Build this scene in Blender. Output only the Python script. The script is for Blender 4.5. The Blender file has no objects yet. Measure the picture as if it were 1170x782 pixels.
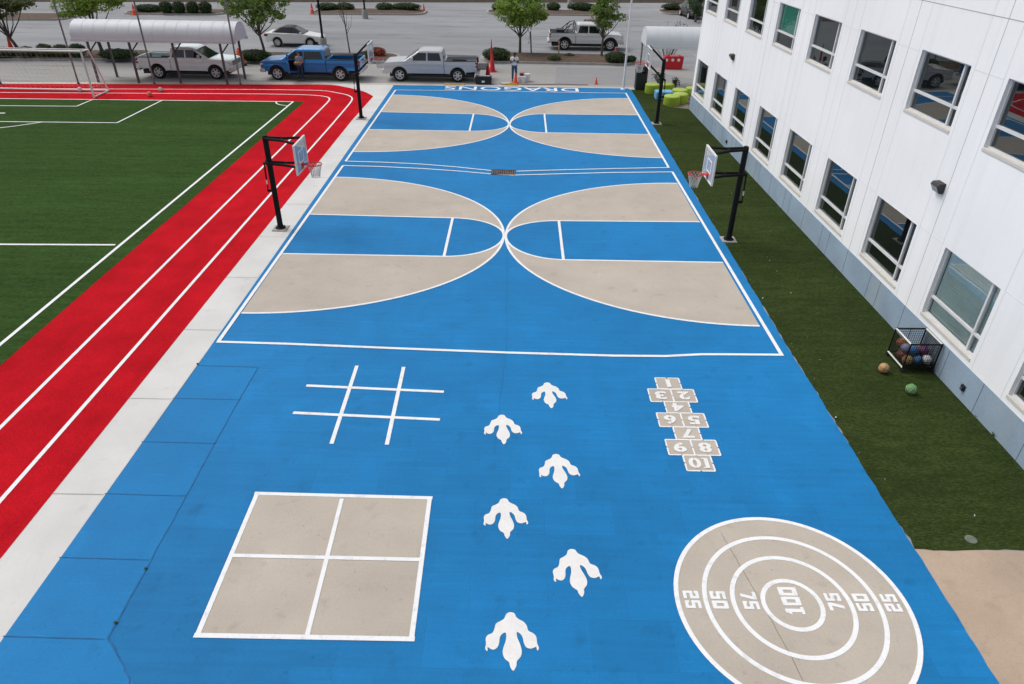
import bpy, bmesh, math, random
from mathutils import Vector, Matrix
R = math.radians
PI = math.pi
scene = bpy.context.scene
COL = scene.collection
random.seed(7)

# ------------------------------------------------------------------ camera calibration
PW, PH = 1170, 782
FPX, PITCH, YAW, ROLL, CAMH = 789.563405, 0.558261817, -0.00106090250, 0.0164978181, 9.3
_cp, _sp, _cy, _sy = math.cos(PITCH), math.sin(PITCH), math.cos(YAW), math.sin(YAW)
CF = Vector((_sy*_cp, _cy*_cp, -_sp)); _r0 = Vector((_cy, -_sy, 0)); _u0 = _r0.cross(CF)
CR = _r0*math.cos(ROLL) + _u0*math.sin(ROLL); CU = CR.cross(CF)
def G(px, py, z=0.0):
    """survey: the ground point (metres) seen at a pixel of the photograph"""
    d = CF*FPX + CR*(px-PW/2) - CU*(py-PH/2)
    t = (CAMH-z)/-d.z
    return (d.x*t, d.y*t)

# ------------------------------------------------------------------ materials
MATS = {}
def nodes_of(name):
    m = bpy.data.materials.new(name); m.use_nodes = True
    nt = m.node_tree; b = nt.nodes['Principled BSDF']
    return m, nt, b
def mat(name, col, rough=0.7, var=0.1, scale=2.0, var2=0.0, scale2=40.0, metal=0.0, spec=0.4,
        bump=0.0, bscale=80.0, world=False, stretch=(1, 1, 1), coat=0.0, var3=0.0, scale3=0.3):
    if name in MATS: return MATS[name]
    m, nt, b = nodes_of(name); N = nt.nodes; L = nt.links
    b.inputs['Roughness'].default_value = rough
    b.inputs['Metallic'].default_value = metal
    b.inputs['Specular IOR Level'].default_value = spec
    b.inputs['Coat Weight'].default_value = coat
    b.inputs['Coat Roughness'].default_value = 0.08
    if world: src = N.new('ShaderNodeNewGeometry').outputs['Position']
    else: src = N.new('ShaderNodeTexCoord').outputs['Object']
    mp = N.new('ShaderNodeMapping'); mp.inputs['Scale'].default_value = stretch
    L.new(src, mp.inputs['Vector'])
    fac = None
    for v, s, det in ((var, scale, 4), (var2, scale2, 3), (var3, scale3, 5)):
        if v <= 0: continue
        n = N.new('ShaderNodeTexNoise'); n.inputs['Scale'].default_value = s; n.inputs['Detail'].default_value = det
        L.new(mp.outputs['Vector'], n.inputs['Vector'])
        r = N.new('ShaderNodeMapRange'); r.inputs['From Min'].default_value = .3; r.inputs['From Max'].default_value = .7
        r.inputs['To Min'].default_value = 1-v; r.inputs['To Max'].default_value = 1+v
        L.new(n.outputs['Fac'], r.inputs['Value'])
        if fac is None: fac = r.outputs['Result']
        else:
            mm = N.new('ShaderNodeMath'); mm.operation = 'MULTIPLY'
            L.new(fac, mm.inputs[0]); L.new(r.outputs['Result'], mm.inputs[1]); fac = mm.outputs[0]
    c = N.new('ShaderNodeRGB'); c.outputs[0].default_value = (*col, 1); c.name = 'BaseCol'
    if fac is not None:
        sc = N.new('ShaderNodeVectorMath'); sc.operation = 'SCALE'
        L.new(c.outputs[0], sc.inputs[0]); L.new(fac, sc.inputs['Scale'])
        L.new(sc.outputs[0], b.inputs['Base Color'])
    else: L.new(c.outputs[0], b.inputs['Base Color'])
    if bump > 0:
        n = N.new('ShaderNodeTexNoise'); n.inputs['Scale'].default_value = bscale; n.inputs['Detail'].default_value = 3
        L.new(mp.outputs['Vector'], n.inputs['Vector'])
        bp = N.new('ShaderNodeBump'); bp.inputs['Strength'].default_value = bump; bp.inputs['Distance'].default_value = 0.02
        L.new(n.outputs['Fac'], bp.inputs['Height']); L.new(bp.outputs['Normal'], b.inputs['Normal'])
    MATS[name] = m
    return m
def tail(m):
    """(node tree, principled, socket feeding its base colour)"""
    nt = m.node_tree; b = nt.nodes['Principled BSDF']
    return nt, b, b.inputs['Base Color'].links[0].from_socket
def mult_in(m, sock):
    nt, b, s = tail(m)
    sc = nt.nodes.new('ShaderNodeVectorMath'); sc.operation = 'SCALE'
    nt.links.new(s, sc.inputs[0]); nt.links.new(sock, sc.inputs['Scale']); nt.links.new(sc.outputs[0], b.inputs['Base Color'])
def worldpos(m): return m.node_tree.nodes.new('ShaderNodeNewGeometry').outputs['Position']
def maprange(m, sock, a, b_, c, d):
    r = m.node_tree.nodes.new('ShaderNodeMapRange')
    for k, v in zip(('From Min', 'From Max', 'To Min', 'To Max'), (a, b_, c, d)): r.inputs[k].default_value = v
    m.node_tree.links.new(sock, r.inputs['Value']); return r.outputs['Result']
def noise(m, vec, s, stretch=(1, 1, 1), det=4, rot=0.0):
    N = m.node_tree.nodes; mp = N.new('ShaderNodeMapping'); mp.inputs['Scale'].default_value = stretch
    mp.inputs['Rotation'].default_value = (0, 0, rot)
    m.node_tree.links.new(vec, mp.inputs['Vector'])
    n = N.new('ShaderNodeTexNoise'); n.inputs['Scale'].default_value = s; n.inputs['Detail'].default_value = det
    m.node_tree.links.new(mp.outputs['Vector'], n.inputs['Vector']); return n.outputs['Fac']

BLUE = mat('court_blue_paint', (0.008, 0.182, 0.450), .7, .05, 1.3, .05, 30, spec=.2, bump=.15, bscale=120, world=True, var3=.07, scale3=.25)
mult_in(BLUE, maprange(BLUE, noise(BLUE, worldpos(BLUE), 1.0, (.5, 9, 1)), .35, .7, .95, 1.05))      # roller strokes
def brick_patches(m):
    N = m.node_tree.nodes; L = m.node_tree.links
    br = N.new('ShaderNodeTexBrick'); br.inputs['Color1'].default_value = (1, 1, 1, 1); br.inputs['Color2'].default_value = (.87, .87, .87, 1)
    br.inputs['Mortar'].default_value = (.84, .84, .84, 1); br.inputs['Scale'].default_value = 1.0
    br.inputs['Mortar Size'].default_value = .006; br.inputs['Brick Width'].default_value = 1.25; br.inputs['Row Height'].default_value = .85
    pos = worldpos(m); L.new(pos, br.inputs['Vector'])
    sx = N.new('ShaderNodeSeparateXYZ'); L.new(pos, sx.inputs[0])
    a = maprange(m, sx.outputs['Y'], 9.5, 12.0, 1, 0)
    mx = N.new('ShaderNodeMix'); mx.data_type = 'FLOAT'; mx.inputs['A'].default_value = 1
    L.new(a, mx.inputs['Factor']); bw = N.new('ShaderNodeRGBToBW'); L.new(br.outputs['Color'], bw.inputs[0]); L.new(bw.outputs[0], mx.inputs['B'])
    mult_in(m, mx.outputs['Result'])
brick_patches(BLUE)
BLUE_JOINT = mat('painted_joint', (0.008, 0.10, 0.265), .8, .3, 6, world=True)
BLUE_SLAB = mat('court_blue_concrete', (0.009, 0.186, 0.458), .7, .05, 1.1, .05, 30, spec=.2, bump=.1, bscale=100, world=True, var3=.06, scale3=.4)
TAN = mat('tan_court_paint', (0.46, 0.405, 0.345), .7, .05, 1.1, .05, 35, spec=.25, bump=.1, bscale=100, world=True, var3=.07, scale3=.3)
mult_in(TAN, maprange(TAN, noise(TAN, worldpos(TAN), 6, (1, .4, 1), 6), .66, .78, 1, .9))
WHITE = mat('white_line_paint', (0.80, 0.81, 0.82), .6, .03, 3, .04, 40, spec=.3, world=True)
WORN_WHITE = mat('worn_white_paint', (0.76, 0.755, 0.74), .65, .04, 4, .04, 25, spec=.3, world=True)
RED = mat('red_track_turf', (0.48, 0.009, 0.017), .95, .09, 1.2, .24, 45, spec=.03, bump=.5, bscale=90, world=True, var3=.10, scale3=.3)
FIELD = mat('field_turf', (0.037, 0.077, 0.019), .95, .14, 3, .38, 26, spec=.03, bump=.7, bscale=60, world=True, stretch=(.35, 1.6, 1), var3=.10, scale3=.25)
TURF = mat('dark_turf', (0.033, 0.049, 0.014), .95, .16, 3, .42, 28, spec=.03, bump=.7, bscale=60, world=True, stretch=(.45, 1.6, 1), var3=.10, scale3=.3)
CONC = mat('pale_concrete', (0.63, 0.625, 0.61), .8, .03, 1.0, .025, 30, spec=.2, world=True, var3=.05, scale3=.5)
APRON = mat('apron_concrete', (0.50, 0.465, 0.42), .8, .05, 1.0, .07, 25, spec=.2, world=True, var3=.06, scale3=.5)
PAD = mat('tan_concrete', (0.40, 0.31, 0.235), .8, .05, 1.2, .05, 30, spec=.2, world=True, var3=.07, scale3=.5)
ROAD = mat('driveway_concrete', (0.325, 0.318, 0.306), .85, .06, .5, .06, 15, spec=.2, world=True, var3=.08, scale3=.12, stretch=(.35, 1.2, 1))
ASPH = mat('grey_asphalt', (0.275, 0.281, 0.295), .85, .06, .3, .06, 12, spec=.2, world=True, var3=.10, scale3=.07, stretch=(.4, 1.3, 1))
mult_in(ASPH, maprange(ASPH, noise(ASPH, worldpos(ASPH), 1.0, (.22, 2.0, 1), 6), .57, .70, 1, .66))   # dark scuffs
mult_in(ASPH, maprange(ASPH, noise(ASPH, worldpos(ASPH), .5, (.15, 1.2, 1), 3), .4, .7, 1.05, .93))
mult_in(ROAD, maprange(ROAD, noise(ROAD, worldpos(ROAD), .8, (.18, 1.4, 1), 5), .58, .72, 1, .86))
DARKROAD = mat('drive_patch', (0.27, 0.27, 0.275), .85, .06, .5, .06, 15, spec=.2, world=True, stretch=(.35, 1.2, 1))
MULCH = mat('bark_mulch', (0.13, 0.095, 0.075), .95, .3, 6, .35, 30, spec=.1, bump=.8, bscale=30, world=True)
DARKMULCH = mat('dark_bank', (0.06, 0.047, 0.036), .95, .3, 1.5, .3, 12, spec=.1, world=True)
KERB = mat('kerb_concrete', (0.36, 0.35, 0.33), .85, .1, 2, .06, 20, spec=.2, world=True)
WALL = mat('white_wall_panel', (0.89, 0.895, 0.905), .6, .015, .6, .01, 12, spec=.3, var3=.02, scale3=.25)
JOINT = mat('panel_joint', (0.36, 0.37, 0.39), .8, .05, 3)
FINEJOINT = mat('fine_panel_joint', (0.70, 0.71, 0.735), .8, .03, 3)
SILL = mat('sill_stone', (0.60, 0.575, 0.53), .7, .05, 4)
JAMB = mat('jamb_stone', (0.86, 0.855, 0.85), .7, .04, 3)
PLINTH = mat('blue_grey_plinth', (0.275, 0.36, 0.455), .7, .06, 1.2, .05, 14, spec=.25, var3=.12, scale3=.5)
def plinth_stain(m):
    tc = m.node_tree.nodes.new('ShaderNodeTexCoord').outputs['Object']
    a = noise(m, tc, .55, (1, 1, .15), 4)
    nt, b, s = tail(m)
    mx = nt.nodes.new('ShaderNodeMix'); mx.data_type = 'RGBA'; mx.inputs['B'].default_value = (.34, .40, .42, 1)
    nt.links.new(maprange(m, a, .54, .70, 0, .7), mx.inputs['Factor']); nt.links.new(s, mx.inputs['A']); nt.links.new(mx.outputs['Result'], b.inputs['Base Color'])
plinth_stain(PLINTH)
ALU = mat('window_aluminium', (0.66, 0.67, 0.68), .45, .03, 4)
BLACKP = mat('black_powder_coat', (0.005, 0.005, 0.0055), .6, .1, 8, spec=.2)
DARKGREY = mat('dark_grey_metal', (0.085, 0.09, 0.10), .5, .1, 5)
POLEGREY = mat('weathered_grey_metal', (0.20, 0.21, 0.225), .5, .12, 4, metal=.2)
WHITEM = mat('white_metal', (0.74, 0.74, 0.74), .45, .03, 3)
CANOPY = mat('white_canopy_metal', (0.60, 0.625, 0.66), .5, .03, 1, .02, 9)
RUBBER = mat('tyre_rubber', (0.012, 0.012, 0.012), .85, .1, 8)
RIM = mat('alloy_rim', (0.56, 0.56, 0.57), .4, .03, 6, metal=.25)
CHROME = mat('chrome', (0.58, 0.58, 0.59), .3, .02, 3, metal=.35)
GLASSD = mat('tinted_car_glass', (0.010, 0.012, 0.014), .06, 0, spec=.7)
BLACKPL = mat('black_plastic', (0.016, 0.016, 0.017), .55, .1, 10)
LAMP = mat('headlight_lens', (0.55, 0.57, 0.60), .12, .02, 10, spec=.6)
TAILL = mat('taillight_lens', (0.22, 0.008, 0.012), .15, .05, 10, spec=.6)
ORANGE = mat('orange_plastic', (0.75, 0.075, 0.035), .6, .06, 4)
REDPL = mat('red_plastic', (0.52, 0.012, 0.022), .55, .06, 3)
LIME = mat('lime_foam', (0.30, 0.42, 0.035), .7, .06, 3)
LIMETOP = mat('lime_foam_top', (0.37, 0.48, 0.10), .7, .05, 3)
SKYBLUE = mat('blue_foam', (0.10, 0.32, 0.58), .7, .06, 3)
BARK = mat('tree_bark', (0.10, 0.088, 0.075), .9, .25, 6, stretch=(1, 1, .3))
WOOD = mat('pale_timber', (0.45, 0.36, 0.24), .8, .1, 5)

def scuffs(m, sc, lo, hi, v, stretch=(1, 1, 1), det=8):
    mult_in(m, maprange(m, noise(m, worldpos(m), sc, stretch, det), lo, hi, 1, v))
for m_ in (BLUE, BLUE_SLAB):
    scuffs(m_, 2.2, .60, .74, .84); scuffs(m_, 1.1, .56, .70, 1.07, (1, .5, 1)); scuffs(m_, 9, .66, .74, .80); scuffs(m_, .22, .45, .65, .94, (1, 1.6, 1), 5); scuffs(m_, 5, .60, .72, 1.10, (.25, 3, 1))
scuffs(TAN, 3.0, .60, .74, .86); scuffs(TAN, 14, .66, .73, .78); scuffs(TAN, 1.3, .55, .7, 1.05); scuffs(TAN, .8, .55, .68, .95, (.4, 1.6, 1))
scuffs(WHITE, 7, .56, .72, .84); scuffs(WHITE, 26, .60, .70, .86); scuffs(WORN_WHITE, 11, .60, .72, .92); scuffs(WORN_WHITE, 30, .62, .70, .93)
scuffs(RED, .9, .55, .72, .88, (1.6, .35, 1)); scuffs(RED, 14, .60, .70, 1.18); scuffs(RED, .25, .45, .62, 1.07)
for m_ in (FIELD, TURF):
    scuffs(m_, 1.6, .40, .62, .88, (.03, 1.4, 1), 3); scuffs(m_, .6, .5, .7, 1.14, (.5, 1.1, 1)); scuffs(m_, 55, .55, .66, 1.35, (.6, 1.3, 1), 2); scuffs(m_, 40, .56, .68, .70, (.6, 1.3, 1), 2)
scuffs(PAD, 2.4, .56, .72, .86); scuffs(PAD, 18, .62, .72, .82); scuffs(PAD, .7, .5, .65, 1.08); scuffs(CONC, 2.5, .6, .74, .90); scuffs(CONC, .6, .5, .7, .95, (1, .3, 1)); scuffs(APRON, 2, .56, .72, .86); scuffs(ROAD, .35, .5, .66, .90, (.2, 1, 1)); scuffs(ASPH, .16, .48, .62, .90, (.5, 1.2, 1), 6); scuffs(ASPH, .7, .62, .72, .78)
def wall_streaks(m):
    tc = m.node_tree.nodes.new('ShaderNodeTexCoord').outputs['Object']
    mult_in(m, maprange(m, noise(m, tc, 1.0, (1, 2.6, .16), 5), .52, .74, 1, .955)); mult_in(m, maprange(m, noise(m, tc, 1.0, (1, 9, .22), 4), .58, .75, 1, .96)); mult_in(m, maprange(m, noise(m, tc, .29, (1, 1, 1), 2), .35, .65, .975, 1.02))
wall_streaks(WALL)
def leafmat(name, col, var=.35):
    m = mat(name, col, .6, var, 1.3, .3, 9, spec=.25)
    nt, b, s = tail(m); N = nt.nodes; L = nt.links
    tr = N.new('ShaderNodeBsdfTranslucent'); L.new(s, tr.inputs['Color'])
    mx = N.new('ShaderNodeMixShader'); mx.inputs[0].default_value = .3
    out = [n for n in N if n.type == 'OUTPUT_MATERIAL'][0]
    L.new(b.outputs[0], mx.inputs[1]); L.new(tr.outputs[0], mx.inputs[2]); L.new(mx.outputs[0], out.inputs['Surface'])
    return m
LEAF_BRIGHT = leafmat('spring_leaves', (0.22, 0.33, 0.055))
LEAF_MID = leafmat('mid_green_leaves', (0.18, 0.265, 0.065))
LEAF_DARK = leafmat('dark_green_leaves', (0.045, 0.085, 0.022))
LEAF_OLIVE = leafmat('olive_leaves', (0.10, 0.125, 0.04))
LEAF_HEDGE = leafmat('hedge_leaves', (0.040, 0.080, 0.020))
LEAF_RED = leafmat('red_flowers', (0.42, 0.07, 0.05))
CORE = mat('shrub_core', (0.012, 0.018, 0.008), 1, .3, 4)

def glass_mat(name, tint, refl=.42, opac=.25):
    m = bpy.data.materials.new(name); m.use_nodes = True; nt = m.node_tree; N = nt.nodes; L = nt.links
    N.remove(N['Principled BSDF']); out = [n for n in N if n.type == 'OUTPUT_MATERIAL'][0]
    gl = N.new('ShaderNodeBsdfGlossy'); gl.inputs['Roughness'].default_value = 0.012; gl.inputs['Color'].default_value = (.9, .95, .95, 1)
    n = N.new('ShaderNodeTexNoise'); n.inputs['Scale'].default_value = 1.1; n.inputs['Detail'].default_value = 1
    tc = N.new('ShaderNodeTexCoord'); L.new(tc.outputs['Object'], n.inputs['Vector'])
    bp = N.new('ShaderNodeBump'); bp.inputs['Strength'].default_value = .02; bp.inputs['Distance'].default_value = .05
    L.new(n.outputs['Fac'], bp.inputs['Height']); L.new(bp.outputs['Normal'], gl.inputs['Normal'])
    tr = N.new('ShaderNodeBsdfTransparent'); tr.inputs['Color'].default_value = (*tint, 1)
    df = N.new('ShaderNodeBsdfDiffuse'); df.inputs['Color'].default_value = (.012, .016, .018, 1)
    m1 = N.new('ShaderNodeMixShader'); m1.inputs[0].default_value = opac; L.new(tr.outputs[0], m1.inputs[1]); L.new(df.outputs[0], m1.inputs[2])
    lw = N.new('ShaderNodeFresnel'); lw.inputs['IOR'].default_value = 1.5
    ad = N.new('ShaderNodeMath'); ad.operation = 'MULTIPLY_ADD'; ad.inputs[1].default_value = 1 - refl*.5; ad.inputs[2].default_value = refl
    ad.use_clamp = True
    L.new(lw.outputs[0], ad.inputs[0])
    m2 = N.new('ShaderNodeMixShader'); L.new(ad.outputs[0], m2.inputs[0]); L.new(m1.outputs[0], m2.inputs[1]); L.new(gl.outputs[0], m2.inputs[2])
    L.new(m2.outputs[0], out.inputs['Surface']); return m
PANE = glass_mat('reflective_window_glass', (.35, .42, .42), .10, .55)
PANE_CLEAR = glass_mat('clear_window_glass', (.84, .90, .89), .07, .0)
BOARDGLASS = glass_mat('acrylic_backboard', (.80, .84, .88), .10, .0)
_df = [n for n in BOARDGLASS.node_tree.nodes if n.type == 'BSDF_DIFFUSE'][0]; _df.inputs['Color'].default_value = (.68, .71, .75, 1)
[n for n in BOARDGLASS.node_tree.nodes if n.type == 'MIX_SHADER'][0].inputs[0].default_value = .62
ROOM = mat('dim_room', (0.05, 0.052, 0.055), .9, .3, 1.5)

# ------------------------------------------------------------------ mesh helpers
class MB:
    def __init__(s): s.v = []; s.f = []; s.mi = []
    def add(s, vs, fs, mi=0, M=None):
        o = len(s.v)
        for p in vs:
            p = Vector(p); s.v.append(tuple(M @ p) if M is not None else tuple(p))
        for f in fs: s.f.append(tuple(i+o for i in f)); s.mi.append(mi)
        return s
    def box(s, x0, x1, y0, y1, z0, z1, mi=0, M=None):
        vs = [(x, y, z) for z in (z0, z1) for y in (y0, y1) for x in (x0, x1)]
        return s.add(vs, [(0, 2, 3, 1), (4, 5, 7, 6), (0, 1, 5, 4), (1, 3, 7, 5), (3, 2, 6, 7), (2, 0, 4, 6)], mi, M)
    def tube(s, pts, r, n=8, mi=0, cap=True, M=None, closed=False):
        pts = [Vector(p) for p in pts]; k = len(pts)
        rs = r if isinstance(r, (list, tuple)) else [r]*k
        vs = []; prev = None
        for i, p in enumerate(pts):
            if closed: t = pts[(i+1) % k]-pts[i-1]
            else: t = pts[min(i+1, k-1)]-pts[max(i-1, 0)]
            if t.length < 1e-9: t = Vector((0, 0, 1))
            t.normalize()
            if prev is None:
                a = Vector((0, 0, 1)) if abs(t.z) < .9 else Vector((1, 0, 0))
                u = t.cross(a).normalized()
            else:
                u = prev - t*prev.dot(t)
                u = u.normalized() if u.length > 1e-6 else t.orthogonal().normalized()
            w = t.cross(u); prev = u
            for j in range(n):
                a = 2*PI*j/n; vs.append(p + (u*math.cos(a)+w*math.sin(a))*rs[i])
        fs = []
        for i in range(k if closed else k-1):
            b = ((i+1) % k)*n
            for j in range(n): fs.append((i*n+j, i*n+(j+1) % n, b+(j+1) % n, b+j))
        if cap and not closed: fs += [tuple(range(n-1, -1, -1)), tuple((k-1)*n+j for j in range(n))]
        return s.add(vs, fs, mi, M)
    def lathe(s, prof, n=20, mi=0, M=None, cap=True):
        vs = []; fs = []
        for r, z in prof:
            for j in range(n): a = 2*PI*j/n; vs.append((r*math.cos(a), r*math.sin(a), z))
        for i in range(len(prof)-1):
            for j in range(n): fs.append((i*n+j, i*n+(j+1) % n, (i+1)*n+(j+1) % n, (i+1)*n+j))
        if cap: fs += [tuple(range(n-1, -1, -1)), tuple((len(prof)-1)*n+j for j in range(n))]
        return s.add(vs, fs, mi, M)
    def ellipsoid(s, c, rx, ry, rz, n=14, m=9, mi=0, jit=0.0, rnd=None):
        vs = [(c[0], c[1], c[2]-rz)]; fs = []
        for i in range(1, m):
            t = PI*i/m - PI/2
            for j in range(n):
                a = 2*PI*j/n; q = 1 + (rnd.uniform(-jit, jit) if rnd else 0)
                vs.append((c[0]+rx*math.cos(t)*math.cos(a)*q, c[1]+ry*math.cos(t)*math.sin(a)*q, c[2]+rz*math.sin(t)*q))
        vs.append((c[0], c[1], c[2]+rz)); top = len(vs)-1
        for j in range(n): fs.append((0, 1+(j+1) % n, 1+j)); fs.append((top, 1+(m-2)*n+j, 1+(m-2)*n+(j+1) % n))
        for i in range(m-2):
            for j in range(n): fs.append((1+i*n+j, 1+i*n+(j+1) % n, 1+(i+1)*n+(j+1) % n, 1+(i+1)*n+j))
        return s.add(vs, fs, mi)
    def prism(s, poly, z0, z1, mi=0, M=None):
        n = len(poly); vs = [(x, y, z0) for x, y in poly]+[(x, y, z1) for x, y in poly]
        fs = [tuple(range(n-1, -1, -1)), tuple(range(n, 2*n))]+[(i, (i+1) % n, n+(i+1) % n, n+i) for i in range(n)]
        return s.add(vs, fs, mi, M)
    def sheet(s, poly, z=0.0, mi=0, M=None):
        n = len(poly); a = sum(poly[i][0]*poly[(i+1) % n][1]-poly[(i+1) % n][0]*poly[i][1] for i in range(n))
        idx = range(n) if a > 0 else range(n-1, -1, -1)
        return s.add([(x, y, z) for x, y in poly], [tuple(idx)], mi, M)
    def stroke(s, pts, w, z=0.0, mi=0, closed=False):
        """flat painted stroke along a polyline on the ground"""
        P = [Vector((p[0], p[1])) for p in pts]; k = len(P); vs = []
        for i in range(k):
            if closed: a, b = P[i-1], P[(i+1) % k]
            else: a, b = P[max(i-1, 0)], P[min(i+1, k-1)]
            t = (b-a).normalized(); nrm = Vector((-t.y, t.x))
            if 0 < i < k-1 or closed:
                t1 = (P[i]-a).normalized(); c = max(.5, abs(Vector((-t1.y, t1.x)).dot(nrm)))
            else: c = 1
            vs += [(*(P[i]+nrm*w/2/c), z), (*(P[i]-nrm*w/2/c), z)]
        fs = [(2*i, 2*i+1, 2*((i+1) % k)+1, 2*((i+1) % k)) for i in range(k if closed else k-1)]
        return s.add(vs, fs, mi)
    def build(s, name, mats, parent=None, smooth=False, bevel=0.0, seg=2, loc=None, rotz=0.0, angle=40):
        me = bpy.data.meshes.new(name); me.from_pydata(s.v, [], s.f)
        if not isinstance(mats, (list, tuple)): mats = [mats]
        for m in mats: me.materials.append(m)
        me.polygons.foreach_set('material_index', s.mi)
        bm = bmesh.new(); bm.from_mesh(me); bmesh.ops.recalc_face_normals(bm, faces=bm.faces) if not getattr(s, 'keep', False) else None
        bm.to_mesh(me); bm.free()
        if smooth: me.polygons.foreach_set('use_smooth', [True]*len(me.polygons))
        me.update()
        o = bpy.data.objects.new(name, me); COL.objects.link(o)
        if smooth and angle:
            try: me.set_sharp_from_angle(angle=R(angle))
            except Exception: pass
        if bevel > 0:
            b = o.modifiers.new('soft_edges', 'BEVEL'); b.width = bevel; b.segments = seg; b.limit_method = 'ANGLE'; b.angle_limit = R(35)
        if parent: o.parent = parent
        if loc: o.location = loc
        o.rotation_euler.z = rotz
        return o
def tag(o, label=None, cat=None, group=None, kind=None):
    if label: o['label'] = label
    if cat: o['category'] = cat
    if group: o['group'] = group
    if kind: o['kind'] = kind
    return o
def thing(name, label, cat, loc=(0, 0, 0), rotz=0.0, group=None):
    o = bpy.data.objects.new(name, None); COL.objects.link(o); o.empty_display_size = .3
    o.location = loc if len(loc) == 3 else (loc[0], loc[1], 0); o.rotation_euler = (0, 0, rotz)
    return tag(o, label, cat, group)
def struct(name, mb, m, **k): return tag(mb.build(name, m, **k), kind='structure')
def copy_tree(o, parent=None):
    c = o.copy(); COL.objects.link(c); c.parent = parent
    for ch in list(o.children): copy_tree(ch, c)
    return c
def jag(a, b, n, amp, rnd):
    """points along a->b with a slightly ragged cut edge"""
    out = []; A = Vector(a[:2]); B = Vector(b[:2]); d = (B-A).normalized(); nr = Vector((-d.y, d.x)); w = 0
    for i in range(n):
        w = w*.7 + rnd.uniform(-amp, amp)
        p = A.lerp(B, i/n) + nr*(w if i else 0); out.append((p.x, p.y))
    return out
def catmull(P, n=6):
    out = []
    for i in range(len(P)-1):
        p0, p1, p2, p3 = [Vector(P[max(0, min(len(P)-1, j))]) for j in (i-1, i, i+1, i+2)]
        for k in range(n):
            t = k/n
            q = .5*((2*p1)+(p2-p0)*t+(2*p0-5*p1+4*p2-p3)*t*t+(3*p1-p0-3*p2+p3)*t**3); out.append(tuple(q))
    out.append(tuple(P[-1])); return out
def text_mesh(txt, size, bold=0.0, sx=1.0, space=1.0):
    cu = bpy.data.curves.new('lettering', 'FONT'); cu.body = txt; cu.size = size; cu.offset = bold; cu.align_x = 'CENTER'; cu.align_y = 'CENTER'
    cu.space_character = space
    o = bpy.data.objects.new('lettering', cu); COL.objects.link(o); bpy.context.view_layer.update()
    me = bpy.data.meshes.new_from_object(o.evaluated_get(bpy.context.evaluated_depsgraph_get()))
    v = [(p.co.x*sx, p.co.y, 0) for p in me.vertices]; f = [tuple(p.vertices) for p in me.polygons]
    bpy.data.objects.remove(o); bpy.data.curves.remove(cu); bpy.data.meshes.remove(me)
    return v, f

# ------------------------------------------------------------------ ground and paint
Z1, Z2, Z3, Z4, Z5, Z6 = .004, .008, .012, .016, .020, .024
mb = MB(); mb.sheet([(-260, -80), (260, -80), (260, 300), (-260, 300)], 0.0); struct('ground', mb, ASPH)
rn = random.Random(3)
# driveway in front of the parked trucks
mb = MB(); mb.sheet([(-80, 43.2), (10.5, 44.6), (60, 46), (60, 52.3), (12, 52.1), (-10, 51.5), (-27, 50.2), (-80, 47.5)], Z1); struct('road', mb, ROAD)
mb = MB(); mb.sheet([G(636, 77), G(726, 79), G(800, 92), G(770, 100), G(700, 97), G(634, 96)], Z2); struct('road_patch', mb, DARKROAD)
# concrete apron along the far side
mb = MB(); mb.sheet([(-60, 42.0), (-8.4, 41.0), (6.6, 44.3), (10.2, 44.6), (10.2, 45.25), (-8, 45.2), (-16, 45.05), (-31, 43.8), (-60, 42.6)], Z2); struct('apron', mb, APRON)
# pale strip beside the track
mb = MB(); mb.sheet([(-8.49, -2), (-7.5, -2), (-7.5, 6.3), (-7.5, 14.6), (-7.55, 30), (-7.62, 44.65), (-11.5, 44.75), (-10, 43.5), (-8.5, 41.5), (-8.49, 36)], Z3); struct('pavement', mb, CONC)
# tan pad lower right
mb = MB(); mb.sheet([(6.8, -3), (10.4, -3), (10.4, 8.33), (6.9, 8.33)], Z2); struct('paved_pad', mb, PAD)
# red running track (one sheet under the turf field) with its rounded far corner
outer = catmull([(-14, 44.35), (-12.2, 44.5), (-11.2, 44.35), (-10.1, 43.65), (-9.1, 42.75), (-8.35, 41.6)], 6)
mb = MB(); mb.sheet([(-70, -4), (-8.48, -4)] + [(-8.47, 36), (-8.35, 41.4)] + outer[::-1] + [(-31.0, 43.25), (-70, 40.2)], Z4); struct('running_track', mb, RED)
# playing field turf
fe = jag((-12.22, -4), (-11.92, 39.0), 60, .012, rn) + [(-11.92, 39.6)] + jag((-12.0, 40.0), (-32, 39.35), 30, .012, rn)
mb = MB(); mb.sheet([(-70, -4)] + fe + [(-70, 37.4)], Z5); struct('playing_field', mb, FIELD)
# dark turf between court and building
te = jag((7.03, 8.33), (6.97, 14.5), 50, .035, rn) + jag((6.97, 14.5), (7.03, 44.5), 160, .03, rn)
tn = jag((10.2, 8.33), (7.03, 8.33), 20, .02, rn)
mb = MB(); mb.sheet(te + [(7.05, 44.55), (8.3, 44.55), (8.55, 42.6), (8.55, 40.3), (9.75, 39.75), (10.2, 39.75)] + tn, Z3); struct('artificial_turf', mb, TURF)
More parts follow.
